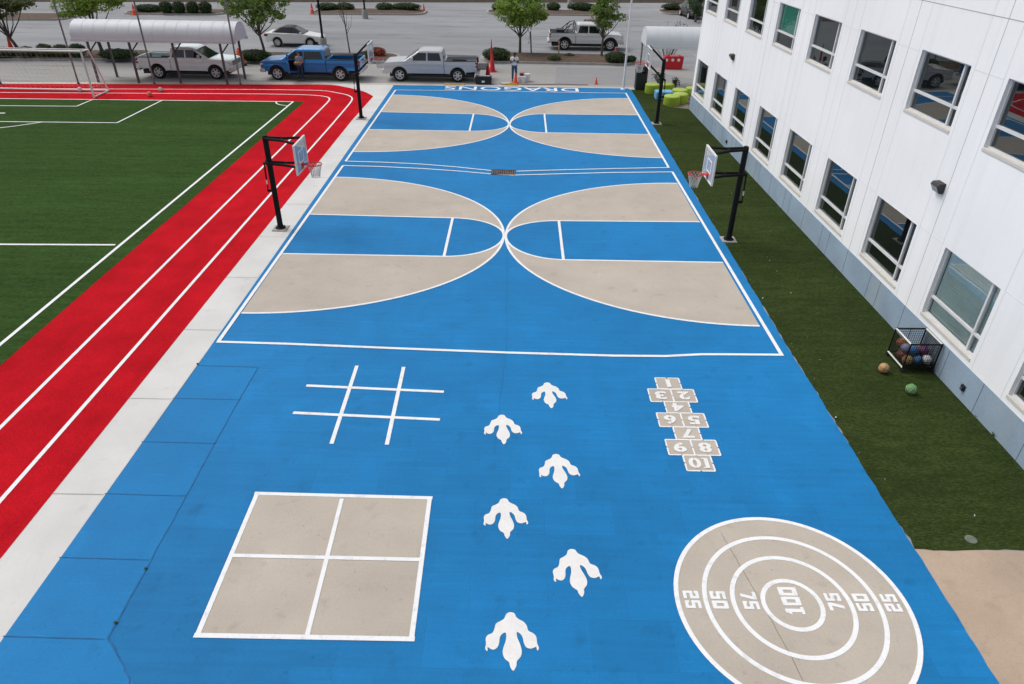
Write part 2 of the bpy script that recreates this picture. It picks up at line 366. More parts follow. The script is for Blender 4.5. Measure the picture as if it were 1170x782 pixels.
# blue court
be = jag((7.05, 5.5), (6.97, 14.5), 70, .012, rn) + jag((6.97, 14.5), (7.06, 44.5), 160, .012, rn)
mb = MB(); mb.sheet([(-5.96, -3), (7.1, -3)] + be + [(6.9, 44.85), (-7.64, 44.7), (-7.5, 14.5), (-7.48, 13.58), (-6.02, 13.56), (-5.98, 6.33), (-5.2, 5.6), (-5.0, -3)], Z4); struct('court_surface', mb, BLUE)
mb = MB(); mb.sheet([(-7.5, -3), (-5.0, -3), (-5.2, 5.6), (-5.98, 6.33), (-6.02, 13.56), (-7.48, 13.58), (-7.5, 6.3)], Z4); struct('slab_walk', mb, BLUE_SLAB)
mb = MB()
def crack(pts, w, n=14, amp=.018):
    o = []
    for a, b in zip(pts[:-1], pts[1:]): o += jag(a, b, n, amp, rn)
    mb.stroke(o+[pts[-1]], w, Z5)
crack([(-7.48, 13.57), (-6.03, 13.54)], .02, 6, .003)
for y in (12.25, 10.77, 9.29, 7.8, 6.32): crack([(-7.52, y+.02), (-6.0, y)], .018, 6, .003)
crack([(-6.03, 13.54), (-6.02, 10.8), (-5.97, 7.8), (-5.95, 6.35)], .022, 30, .005); crack([(-5.95, 6.35), (-5.55, 5.95), (-5.3, 5.65), (-5.0, 3)], .022, 10, .012)
crack([(-.22, 20.9), (-.15, 14.5), (-.35, 10.6)], .006, 40, .008); crack([(3.75, 8.6), (4.1, 6.8), (4.3, 5.4)], .006, 16, .006)
struct('pavement_joint', mb, BLUE_JOINT)
mb = MB()
for y in (-.5, 1, 2.5, 4.6, 6.2, 9.29, 12.24, 15.2, 18.2, 21.2, 24.2, 27.2, 30.2, 33.2, 36.2, 39.2): mb.stroke([(-8.48, y), (-7.53, y)], .02, Z4)
struct('slab_joint', mb, KERB)

# --- basketball markings
def ell(cx, cy, a, b, t0, t1, n=40): return [(cx+a*math.cos(t0+(t1-t0)*i/n), cy+b*math.sin(t0+(t1-t0)*i/n)) for i in range(n+1)]
tan = MB(); wl = MB()
def half_court(xb, cx, yc, yt, yb, lt, lb, xft):
    """one key: xb baseline x, cx centre x, arc top/bottom, lane top/bottom, free-throw x"""
    sgn = 1 if cx > xb else -1; a = abs(cx-xb)
    up = [(xb+sgn*a*math.cos(t), yc+(yt-yc)*math.sin(t)) for t in [PI/2*i/40 for i in range(41)]]
    dn = [(xb+sgn*a*math.cos(t), yc+(yb-yc)*math.sin(t)) for t in [PI/2*i/40 for i in range(41)]]
    af = abs(cx-xft)
    kt = [(xft+sgn*af*math.cos(t), yc+(lt-yc)*math.sin(t)) for t in [PI/2*i/20 for i in range(21)]]
    kb = [(xft+sgn*af*math.cos(t), yc+(lb-yc)*math.sin(t)) for t in [PI/2*i/20 for i in range(21)]]
    tan.sheet(up + [(xb, lt+.12)] + kt[::-1], Z5); tan.sheet(dn + [(xb, lb)] + kb[::-1], Z5)
    W = .078
    wl.stroke(up, W, Z6); wl.stroke(dn, W, Z6); wl.stroke([(xb, lt+.12)] + kt[::-1], W, Z6+.0008); wl.stroke([(xb, lb)] + kb[::-1], W, Z6+.0008)
    wl.stroke([(xft, lt-.03), (xft-.01, lb+.03)], .09, Z6+.0016)
half_court(-7.3, -.36, 21.6, 27.25, 16.1, 23.1, 19.88, -2.2)
half_court(6.56, -.29, 21.6, 27.2, 15.88, 23.0, 19.78, 1.56)
half_court(-7.28, -.39, 35.85, 42.0, 30.75, 37.85, 34.45, -2.3)
half_court(6.54, -.33, 35.85, 42.1, 30.6, 38.1, 34.4, 1.5)
struct('court_key', tan, TAN)
def gl(l): return [G(*q) for q in l]
wl.stroke(gl([(248, 391.5), (330, 394), (450, 399), (580, 404), (700, 407.5), (760, 408), (800, 406), (830, 406), (895, 406.5)]), .09, Z6+.0024)
wl.stroke(gl([(250, 391), (392, 190)]), .095, Z6+.0032); wl.stroke(gl([(893, 407), (768, 197)]), .095, Z6+.0032)
wl.stroke(gl([(395, 185), (452, 103.5)]), .095, Z6+.0032); wl.stroke(gl([(764, 192.5), (715, 107)]), .095, Z6+.0032)
wl.stroke(gl([(392, 190), (430, 191), (480, 193.3), (520, 196), (562, 199.7), (586, 201), (640, 199.5), (700, 198), (768, 197.3)]), .075, Z6+.0040)
wl.stroke(gl([(395, 185), (440, 186.3), (480, 188.3), (520, 191.5), (560, 195.6), (563, 195.8)]), .075, Z6+.0040)
wl.stroke(gl([(587, 196.6), (640, 195), (700, 193.5), (764, 192.3)]), .075, Z6+.0048)
wl.stroke(gl([(452, 103.5), (540, 104.4), (620, 105.8), (714, 107.2)]), .075, Z6+.0048)
struct('court_line', wl, WHITE)
# --- track and field lines
ml = MB()
def lane_line(pts, w): ml.stroke(pts, w, Z5+.002)
lane_line([(-9.32, -4), (-9.30, 35.4)] + catmull([(-9.32, 38.2), (-9.38, 40.54), (-9.75, 41.6), (-10.6, 42.3), (-11.8, 42.84), (-15.2, 42.84)], 6) + [(-31, 41.9), (-60, 40.0)], .09)
lane_line([(-10.65, -4), (-10.61, 39.0)] + catmull([(-10.61, 39.6), (-10.68, 40.66), (-11.06, 41.29), (-12.26, 41.65), (-14.83, 41.7)], 6) + [(-31, 40.9), (-60, 39.0)], .09)
ml.stroke([(-12.75, -4), (-12.55, 39.9)], .10, Z6); ml.stroke([(-12.5, 39.92), (-31, 39.45), (-60, 38.0)], .10, Z6+.0008)
ml.stroke([(-60, 18.9), (-12.8, 20.33)], .10, Z6+.0016)
ml.stroke([(-60, 33.9), (-19.95, 34.9)], .09, Z6+.0024); ml.stroke([(-19.95, 34.9), (-19.82, 39.72)], .09, Z6+.0032)
ml.stroke([(-60, 36.6), (-23.7, 38.08)], .09, Z6+.0024); ml.stroke([(-23.7, 38.08), (-23.66, 39.62)], .09, Z6+.0032)
ml.stroke(catmull([(-23.6, 34.85), (-24.14, 34.3), (-25.1, 33.6), (-27, 33.1), (-29, 33.6)], 5), .09, Z6+.004); ml.stroke([(-26.95, 36.39), (-26.5, 36.4)], .14, Z6)
ml.stroke([(-12.56+.9*math.cos(t)*-1, 39.9-.9*math.sin(t)) for t in [PI/2*i/8 for i in range(9)]], .08, Z6+.004)
struct('field_line', ml, WHITE)

# --- DRAGONS lettering, facing the car park
v, f = text_mesh('DRAGONS', 1.42, .008, 1.0, 1.06)
w0 = max(p[0] for p in v)-min(p[0] for p in v); h0 = max(p[1] for p in v)-min(p[1] for p in v)
cxm = (max(p[0] for p in v)+min(p[0] for p in v))/2; cym = (max(p[1] for p in v)+min(p[1] for p in v))/2
mb = MB(); mb.add([(-(p[0]-cxm)*8.2/w0, -(p[1]-cym)*.95/h0, 0) for p in v], f)
tag(mb.build('painted_lettering', WHITE, loc=(-.33, 44.14, Z6)), 'white painted word DRAGONS upside down along the far edge of the blue court', 'lettering')

# --- claw footprints
fp = [(402,150),(440,160),(462,200),(520,235),(548,268),(562,312),(605,335),(632,368),(640,425),(655,462),(641,487),(630,455),(610,462),(580,470),(545,458),(525,425),(512,370),(490,338),(462,325),(465,370),(490,430),(505,490),(495,540),(462,580),(458,620),(430,664),(403,625),(395,590),(355,555),(338,500),(348,450),(365,400),(370,350),(358,328),(325,350),(312,380),(305,430),(285,465),(255,478),(225,468),(207,455),(205,490),(185,470),(192,430),(190,380),(210,350),(250,330),(268,290),(280,250),(320,228),(352,205),(370,165)]
fg = [G(530+x/7.664, 680+y/7.664) for x, y in fp]
cx = sum(p[0] for p in fg)/len(fg); cy = sum(p[1] for p in fg)/len(fg)
fsm = catmull([(p[0]-cx, p[1]-cy) for p in fg]+[(fg[0][0]-cx, fg[0][1]-cy)], 3)[:-1]
mb = MB(); mb.sheet(fsm, 0); foot = None
for (px, py, lab, rz) in [(584, 733, 'white claw footprint nearest the camera, level with the big ring target', .0),
        (658, 655, 'white claw footprint just left of the ring target, second nearest', .06), (577, 593, 'white claw footprint right of the upper part of the tan four square court', .03),
        (638, 539, 'white claw footprint left of the bottom end of the hopscotch', .03), (574, 491.5, 'white claw footprint right of the lower line of the noughts and crosses grid', .02),
        (627, 452.5, 'white claw footprint farthest from the camera, nearest the basketball court', .02)]:
    if foot is None: foot = o = mb.build('claw_footprint', WORN_WHITE)
    else: o = copy_tree(foot)
    x, y = G(px, py); o.location = (x, y, Z5+.002); o.rotation_euler.z = rz
    tag(o, lab, 'footprint marking', 'claw footprints across the blue court')
# --- noughts and crosses
t = thing('noughts_and_crosses_grid', 'white painted noughts and crosses grid of four crossing lines on blue', 'game marking', (-3.1, 12.25, Z5+.002))
for i, (a, b) in enumerate([((-4.7, 12.83), (-1.54, 12.68)), ((-4.72, 11.82), (-1.53, 11.67)), ((-3.71, 13.67), (-3.66, 10.82)), ((-2.59, 13.65), (-2.53, 10.82))]):
    mb = MB(); mb.stroke([(a[0]+3.1, a[1]-12.25), (b[0]+3.1, b[1]-12.25)], .085, i*.0008); mb.build('line', WHITE, t)
# --- four square
t = thing('four_square_court', 'tan four square court with white border and cross beside the footprints', 'game marking', (-3.08, 7.9, Z5))
q = [(-4.71, 9.38), (-1.49, 9.34), (-1.44, 6.41), (-4.65, 6.41)]; q = [(x+3.08, y-7.9) for x, y in q]
mb = MB(); mb.sheet(q); mb.build('base_square', TAN, t)
mb = MB()
for i in range(4):
    a, b = Vector(q[i]), Vector(q[(i+1) % 4]); d = (b-a).normalized()*.05
    mb.stroke([a-d*(i % 2 == 0), b+d*(i % 2 == 0)], .08, .004+.0008*(i % 2))
mb.build('border', WHITE, t)
for i, (a, b) in enumerate([((-3.11, 9.28), (-3.01, 6.44)), ((-4.67, 7.92), (-1.46, 7.9))]):
    mb = MB(); mb.stroke([(a[0]+3.08, a[1]-7.9), (b[0]+3.08, b[1]-7.9)], .075, .006+.0008*i); mb.build('line', WHITE, t)
# --- ring target with athletic block numerals
CX, CY = 4.515, 7.14
t = thing('ring_target', 'large tan ring target with white circles scored 25 50 75 100', 'game marking', (CX, CY, Z5))
def circ(r, n=96): return [(r*math.cos(2*PI*i/n), r*math.sin(2*PI*i/n)) for i in range(n)]
mb = MB(); mb.sheet(circ(1.85)); mb.build('disc', TAN, t)
for r in (1.82, 1.37, .93, .455):
    mb = MB(); mb.stroke(circ(r), .075, .004, closed=True); mb.build('ring', WHITE, t)
SEGS = {'0': [[(0, .12), (.12, 0), (.48, 0), (.6, .12), (.6, .88), (.48, 1), (.12, 1), (0, .88)], [(.2, .2), (.2, .8), (.4, .8), (.4, .2)]]}
def block_digit(mbb, ch, ox, oy, w, h, T, z):
    k = .27
    def r_(x0, y0, x1, y1):
        c = .06
        P_ = [(x0+c, y0), (x1-c, y0), (x1, y0+c), (x1, y1-c), (x1-c, y1), (x0+c, y1), (x0, y1-c), (x0, y0+c)]
        mbb.add([T(ox+px*w, oy+py*h, z) for px, py in P_], [tuple(range(8))])
    e = .0
    if ch == '0':
        r_(0, 0, k+.05, 1); r_(1-k-.05, 0, 1, 1)
        z2 = z+.0006
        mbb.add([T(ox+px*w, oy+py*h, z2) for px, py in ((.2, 0), (.8, 0), (.8, k), (.2, k))], [(0, 1, 2, 3)])
        mbb.add([T(ox+px*w, oy+py*h, z2) for px, py in ((.2, 1-k), (.8, 1-k), (.8, 1), (.2, 1))], [(0, 1, 2, 3)])
    elif ch == '1':
        r_(.36, 0, .76, 1); z2 = z+.0006
        mbb.add([T(ox+px*w, oy+py*h, z2) for px, py in ((.16, 0), (.96, 0), (.96, .17), (.16, .17))], [(0, 1, 2, 3)])
        mbb.add([T(ox+px*w, oy+py*h, z2) for px, py in ((.10, .68), (.40, .70), (.40, .98), (.32, .98))], [(0, 1, 2, 3)])
    elif ch == '7':
        r_(0, .77, 1, 1); z2 = z+.0006
        mbb.add([T(ox+px*w, oy+py*h, z2) for px, py in ((.22, 0), (.62, 0), (1, .76), (1, .9), (.62, .82))], [(0, 1, 2, 3, 4)])
    elif ch in '25':
        fl = (lambda x: x) if ch == '5' else (lambda x: 1-x)
        zz = z
        for (x0, y0, x1, y1) in ((0, .79, 1, 1), (0, .41, 1, .63), (0, 0, 1, .21)):
            r_(x0, y0, x1, y1)
        z2 = z+.0006
        for (x0, y0, x1, y1) in ((0, .5, .32, .9), (.68, .08, 1, .55)):
            mbb.add([T(ox+fl(px)*w, oy+py*h, z2) for px, py in ((x0, y0), (x1, y0), (x1, y1), (x0, y1))], [(0, 1, 2, 3)])
        xa, xb = (0, .27) if ch == '5' else (0, .27)
        a0, a1 = (0, .26) if ch == '5' else (.74, 1)
        mbb.add([T(ox+fl(px)*w, oy+py*h, z2) for px, py in ((0, .08), (.30, .08), (.30, .28), (0, .28))], [(0, 1, 2, 3)]) if ch == '5' else None
        mbb.add([T(ox+px*w, oy+py*h, z2) for px, py in ((0, .72), (.30, .72), (.30, .92), (0, .92))], [(0, 1, 2, 3)]) if ch == '2' else None
def numeral(x, txt, rot, h=.25, w=.15, gap=.03):
    mbb = MB(); n = len(txt); W = n*w+(n-1)*gap; c, s_ = math.cos(rot), math.sin(rot)
    T = lambda a, b, z: (x-CX + c*a - s_*b, 7.2-CY + s_*a + c*b, z)
    for i, ch in enumerate(txt): block_digit(mbb, ch, -W/2+i*(w+gap), -h/2, w, h, T, .006)
    mbb.build('numeral', WHITE, t)
for x, s_, rt in ((2.93, '25', -PI/2), (3.36, '50', -PI/2), (3.85, '75', -PI/2), (5.20, '75', PI/2), (5.65, '50', PI/2), (6.10, '25', PI/2)): numeral(x, s_, rt)
numeral(4.51, '100', PI/2, .30, .165, .02)
# --- hopscotch with stencil numerals facing the basketball courts
t = thing('hopscotch', 'tan hopscotch ladder of ten squares with white stencil numbers', 'game marking', (3.68, 11.8, Z5))
rows = [(13.37, 12.94, [(3.36, 3.91, '1')]), (12.92, 12.44, [(3.12, 3.64, '3'), (3.64, 4.16, '2')]), (12.44, 12.04, [(3.41, 3.95, '4')]), (12.03, 11.56, [(3.17, 3.69, '6'), (3.69, 4.20, '5')]),
        (11.55, 11.14, [(3.44, 3.97, '7')]), (11.13, 10.66, [(3.20, 3.72, '9'), (3.72, 4.24, '8')]), (10.65, 10.2, [(3.47, 4.02, '10')])]
HC = 0
for y1, y0, cells in rows:
    for x0, x1, num in cells:
        zo = .0012*((HC := HC+1) % 5)
        cxx, cyy = (x0+x1)/2, (y0+y1)/2; hw, hh = (x1-x0)/2, (y1-y0)/2
        mb = MB(); X, Y = cxx-3.68, cyy-11.8
        mb.sheet([(X-hw, Y-hh), (X+hw, Y-hh), (X+hw, Y+hh), (X-hw, Y+hh)], zo*.5)
        sq = mb.build('square', TAN, t)
        mb = MB(); w = .032; gp = .018
        for sx in (-1, 1):                       # dashed stencil border
            for k in (-1, 1):
                mb.sheet([(X+sx*(gp*(k == 1)-0)+0 if 0 else X+k*gp, Y+sx*hh-w/2), (X+k*hw, Y+sx*hh-w/2), (X+k*hw, Y+sx*hh+w/2), (X+k*gp, Y+sx*hh+w/2)], .004+zo)
                mb.sheet([(X+sx*hw-w/2, Y+k*gp), (X+sx*hw+w/2, Y+k*gp), (X+sx*hw+w/2, Y+k*hh), (X+sx*hw-w/2, Y+k*hh)], .0046+zo)
        mb.build('border', WHITE, sq)
        v, f = text_mesh('9' if num == '6' else num, .40, .016, 1.25)
        mb = MB()
        xs = [p[0] for p in v]; ys = [p[1] for p in v]; mx, my = (max(xs)+min(xs))/2, (max(ys)+min(ys))/2; fl = -1 if num == '6' else 1
        ky = .30/(max(ys)-min(ys)); kx = min(1.5, (.26 if num != '10' else .40)/(max(xs)-min(xs))) if num != '1' else 1.1
        mb.add([(X-fl*(p[0]-mx)*kx, Y-fl*(p[1]-my)*ky, .011) for p in v], f)
        if num in '1' or num == '10':
            xo = .13 if num == '10' else 0.0
            for e in (-1, 1): mb.box(X+xo-.06+ (.0 if num=='1' else .005), X+xo+.06, Y+e*.135-.015, Y+e*.135+.015, .0114, .0118)
        mb.build('numeral', WORN_WHITE, sq)
        mb = MB()
        if num in ('3', '2', '6', '5', '9', '8', '10'):
            mb.box(X-.004-(.08 if num == '10' else 0), X+.006-(.08 if num == '10' else 0), Y-.17, Y+.17, .0122, .0126)
            mb.build('stencil_gap', TAN, sq)

# --- scraps of litter and dry leaves on the dark turf
mb = MB(); rl = random.Random(5)
for _ in range(60):
    y = rl.uniform(8.5, 30)**1.0; x = rl.uniform(7.1, 10.2-.02*y*.5); r_ = rl.uniform(.006, .018); a = rl.uniform(0, 6)
    if rl.random() < .45: x = 7.05+abs(rl.gauss(0, .12))
    mb.add([(x+r_*math.cos(a+q_)*k_, y+r_*math.sin(a+q_), Z3+.012+.006*q_) for q_, k_ in ((0, 1), (1.5, .6), (3.1, 1), (4.5, .5))], [(0, 1, 2, 3)], 0 if rl.random() < .5 else 1)
tag(mb.build('ground_litter', [mat('paper_scrap', (.6, .6, .58), .8), mat('dry_leaf', (.22, .13, .06), .9)]), kind='stuff')

# --- small weeds in the slab crack and along the plinth
def weed(x, y, h, lab, seed, grp, z=Z4):
    rw = random.Random(seed); t = thing('weed_tuft', lab, 'weed', (x, y, z), 0, grp); mb = MB(); mb.keep = True
    for _ in range(26):
        a = rw.uniform(0, 6.28); l = h*rw.uniform(.5, 1); d = rw.uniform(.3, 1.0)*h; w_ = .008
        c, q = math.cos(a), math.sin(a)
        mb.add([(-q*w_, c*w_, 0), (q*w_, -c*w_, 0), (c*d*.6+q*w_, q*d*.6-c*w_, l*.8), (c*d, q*d, l), (c*d*.6-q*w_, q*d*.6+c*w_, l*.8)], [(0, 1, 2, 3, 4)])
    mb.build('blades', WEED, t); mb = MB(); mb.lathe([(.02, 0), (.012, .015), (.004, .03)], 7); mb.build('root_crown', WEED, t)
WEED = mat('weed_green', (.11, .18, .05), .8, .3, 30)
for px, py, h, lab in ((167, 651, .035, 'small weed in the slab crack left of the four square court'), (133, 713, .04, 'small weed in the crack near the bend at lower left'), (226, 417, .035, 'small dark weed at the far end of the painted slabs')): weed(*G(px, py), h, lab, px, 'weeds in the paving')
for px, py, h, lab in ((1135, 499, .10, 'leafy weed at the foot of the plinth below the right edge windows'), (1115, 477, .06, 'tiny weed at the foot of the plinth near the outlet cover')): weed(*G(px, py), h, lab, px, 'weeds along the plinth', Z3)

# --- drain and valve cover
x, y = G(575, 198.3)
t = thing('drain_grate', 'rusty metal drain grate set between the two basketball courts', 'drain', (x, y, Z4), R(-2))
mb = MB()
for i in range(11): mb.box(-.47+i*.092, -.43+i*.092, -.24, .24, .004, .03)
for yy in (-.24, 0, .22): mb.box(-.5, .5, yy, yy+.03, .004, .034)
mb.build('bars', mat('rusty_iron', (.17, .13, .115), .8, .4, 9), t)
mb = MB(); mb.box(-.5, .5, -.26, .26, .0, .004); mb.build('pit', mat('drain_pit', (.02, .02, .02), .9), t)
mb = MB(); mb.box(-.52, .52, .25, .32, .0, .04); mb.build('rim', BLACKPL, t)
x, y = G(1109, 617.5)
mb = MB(); mb.lathe([(.10, 0), (.10, .014), (.09, .02), (.04, .024)], 24); tag(mb.build('valve_cover', mat('grey_lid', (.13, .15, .12), .8, .15, 9), loc=(x, y, Z3)), 'small round grey cover in the dark turf near the tan paving', 'cover')

# ------------------------------------------------------------------ school building
B = thing('school_building', 'white two storey school building with blue grey base and two rows of windows', 'building', (10.44, 0, 0), .02)
PITCHW = 3.467
YF = [15.06+PITCHW*k for k in range(-5, 8)]          # far edge of every window bay
WW = 2.13; HT = 10.2; Y0, Y1 = -6.0, 39.75; DEP = 26.0
LO, HI, UL, UH = .99, 2.73, 5.08, 6.51
PT = .79
ys = [Y0] + sorted([v for e in YF for v in (e-WW, e)]) + [Y1]
zs = [PT, LO, HI, UL, UH, HT]
mb = MB(); mb.keep = True
for i in range(len(ys)-1):
    for j in range(len(zs)-1):
        if i % 2 == 1 and j in (1, 3): continue
        a, b, c, d = ys[i], ys[i+1], zs[j], zs[j+1]
        mb.add([(0, a, c), (0, b, c), (0, b, d), (0, a, d)], [(3, 2, 1, 0)])
mb.add([(0, Y1, 0), (DEP, Y1, 0), (DEP, Y1, HT), (0, Y1, HT)], [(0, 1, 2, 3)]); mb.add([(0, Y0, 0), (DEP, Y0, 0), (DEP, Y0, HT), (0, Y0, HT)], [(3, 2, 1, 0)])
mb.add([(DEP, Y0, 0), (DEP, Y1, 0), (DEP, Y1, HT), (DEP, Y0, HT)], [(0, 1, 2, 3)])
mb.build('wall', WALL, B)
mb = MB(); mb.add([(0, Y0, HT-.4), (DEP, Y0, HT-.4), (DEP, Y1, HT-.4), (0, Y1, HT-.4)], [(0, 1, 2, 3)]); mb.build('roof', KERB, B)
mb = MB(); mb.box(-.03, .3, Y0-.03, Y1+.03, HT, HT+.06); mb.build('coping', ALU, B)
mb = MB(); mb.box(-.012, .2, Y0, Y1-.003, 0, PT); pl = mb.build('plinth', PLINTH, B)
mb = MB()
for e in YF:
    for yv in (e+.66, e+.67-WW-.0, e-.9): mb.box(-.0145, 0, yv-.008, yv+.008, 0, PT-.001)
mb.build('plinth_joint', mat('dark_joint', (.10, .13, .16), .9), pl)
mb = MB(); fmj = MB()
for k, e in enumerate(YF):
    fmj.box(-.003, .002, e+.13, e+.142, PT+.002, HT); fmj.box(-.003, .002, e-WW-.142, e-WW-.13, PT+.002, HT)
    if k % 1 == 0 and e > 14: mb.box(-.003, .002, e+.655, e+.668, PT+.002, HT) if k in (5, 6, 9) else fmj.box(-.003, .002, e+.655, e+.667, PT+.002, HT)
mb.box(-.0036, .002, Y0, Y1, 7.54, 7.556)
for e in YF: fmj.box(-.0036, .002, e+.13, e+PITCHW-WW-.13, HI+.03, HI+.042); fmj.box(-.0036, .002, e+.13, e+PITCHW-WW-.13, UH-.06, UH-.048)
mb.build('panel_seam', JOINT, B); fmj.build('panel_groove', FINEJOINT, B)
TEALBLIND = mat('teal_blind', (.12, .62, .50), .8, .05, 3); 
PALEBLIND = mat('pale_green_blind', (.76, .83, .82), .8, .06, 2, .05, 20)
DIMBLIND = mat('grey_blind', (.30, .33, .33), .8, .1, 2)
def window(e, z0, z1, trans, blind=None, clear=False, half=False):
    dp = .105; y0, y1 = e-WW, e
    fr = MB(); w = .042
    xa, xb = dp-.03, dp+.05
    mull = y0+.34
    fr.box(xa, xb, y0, y0+w, z0, z1); fr.box(xa, xb, y1-w, y1, z0, z1)
    fr.box(xa, xb, y0+w, y1-w, z0, z0+w); fr.box(xa, xb, y0+w, y1-w, z1-w, z1)
    fr.box(xa-.004, xb, mull-.03, mull+.03, z0+w, z1-w); fr.box(xa-.002, xb-.002, y0+w, mull-.03, trans-.03, trans+.03); fr.box(xa-.002, xb-.002, mull+.03, y1-w, trans-.03, trans+.03)
    W = fr.build('window', ALU, B)
    p = MB(); p.keep = True; xg = dp+.02
    for ya, yb in ((y0+w, mull-.03), (mull+.03, y1-w)):
        for za, zb in ((z0+w, trans-.03), (trans+.03, z1-w)):
            p.add([(xg, ya, za), (xg, yb, za), (xg, yb, zb), (xg, ya, zb)], [(3, 2, 1, 0)])
    p.build('pane', PANE_CLEAR if clear else PANE, W)
    s = MB(); s.box(-.018, xa, y0-.01, y1+.01, z0-.07, z0+.004); s.build('sill', SILL, W, bevel=.006)
    j = MB(); j.keep = True
    j.add([(0, y1, z0), (xa, y1, z0), (xa, y1, z1), (0, y1, z1)], [(0, 1, 2, 3)]); j.add([(0, y0, z0), (xa, y0, z0), (xa, y0, z1), (0, y0, z1)], [(3, 2, 1, 0)])
    j.add([(0, y0, z1), (xa, y0, z1), (xa, y1, z1), (0, y1, z1)], [(0, 1, 2, 3)]); j.build('jamb', JAMB, W)
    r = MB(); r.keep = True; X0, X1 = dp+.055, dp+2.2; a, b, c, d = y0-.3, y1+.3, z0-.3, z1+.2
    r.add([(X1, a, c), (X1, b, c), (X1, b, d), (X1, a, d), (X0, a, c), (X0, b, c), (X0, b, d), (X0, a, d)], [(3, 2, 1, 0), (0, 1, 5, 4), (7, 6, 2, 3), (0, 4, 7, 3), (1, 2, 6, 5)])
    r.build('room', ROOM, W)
    if blind:
        q = MB(); zz = z0+w if not half else trans+.02; q.box(xb+.03, xb+.045, y0+w, y1-w, zz, z1-w)
        n = int((z1-w-zz)/.07)
        for k in range(n): q.box(xb+.022, xb+.03, y0+w, y1-w, zz+k*.07+.012, zz+k*.07+.058)
        q.build('blind', blind, W)
for k, e in enumerate(YF):
    kk = k-5
    window(e, LO, HI, 1.46, PALEBLIND if kk == 0 else (DIMBLIND if kk in (-3,) else None), kk == 0)
    window(e, UL, UH, 5.55, TEALBLIND if kk == 4 else None, kk == 4, True)
# wall lights and the little sockets on the plinth: fixtures fixed to the wall
def wall_light(y, z, lab):
    t = thing('wall_light', lab, 'wall light', (10.44-.02*y, y, z), .02, 'dark wall lights on the white facade')
    mb = MB(); mb.prism([(0, -.125), (-.10, -.125), (-.20, .045), (-.16, .11), (0, .125)], -.155, .155, M=Matrix(((1, 0, 0, 0), (0, 0, 1, 0), (0, 1, 0, 0), (0, 0, 0, 1))))
    mb.build('housing', mat('bronze_housing', (.035, .034, .033), .5, .1, 5), t, bevel=.012)
    mb = MB(); mb.add([(-.112, -.135, -.115), (-.112, .135, -.115), (-.2035, .135, .038), (-.2035, -.135, .038)], [(0, 1, 2, 3)]); mb.build('lens', LAMP, t)
wall_light(15.97, 3.87, 'dark wedge shaped wall light between the rows of windows, nearer the camera')
wall_light(33.4, 3.83, 'small dark wall light high on the far end of the white facade')
for (y, z, lab) in ((12.75, .33, 'black square outlet cover on the blue grey plinth near the ball cage'), (32.2, .35, 'tiny dark outlet cover on the far part of the blue grey plinth')):
    t = thing('outlet_cover', lab, 'outlet', (10.44-.02*y-.014, y, z), .02)
    mb = MB(); mb.box(-.05, 0, -.06, .06, -.07, .07); mb.build('box', BLACKPL, t, bevel=.01); mb = MB(); mb.box(-.075, -.05, -.03, .03, -.05, .02); mb.build('flap', DARKGREY, t, bevel=.006)

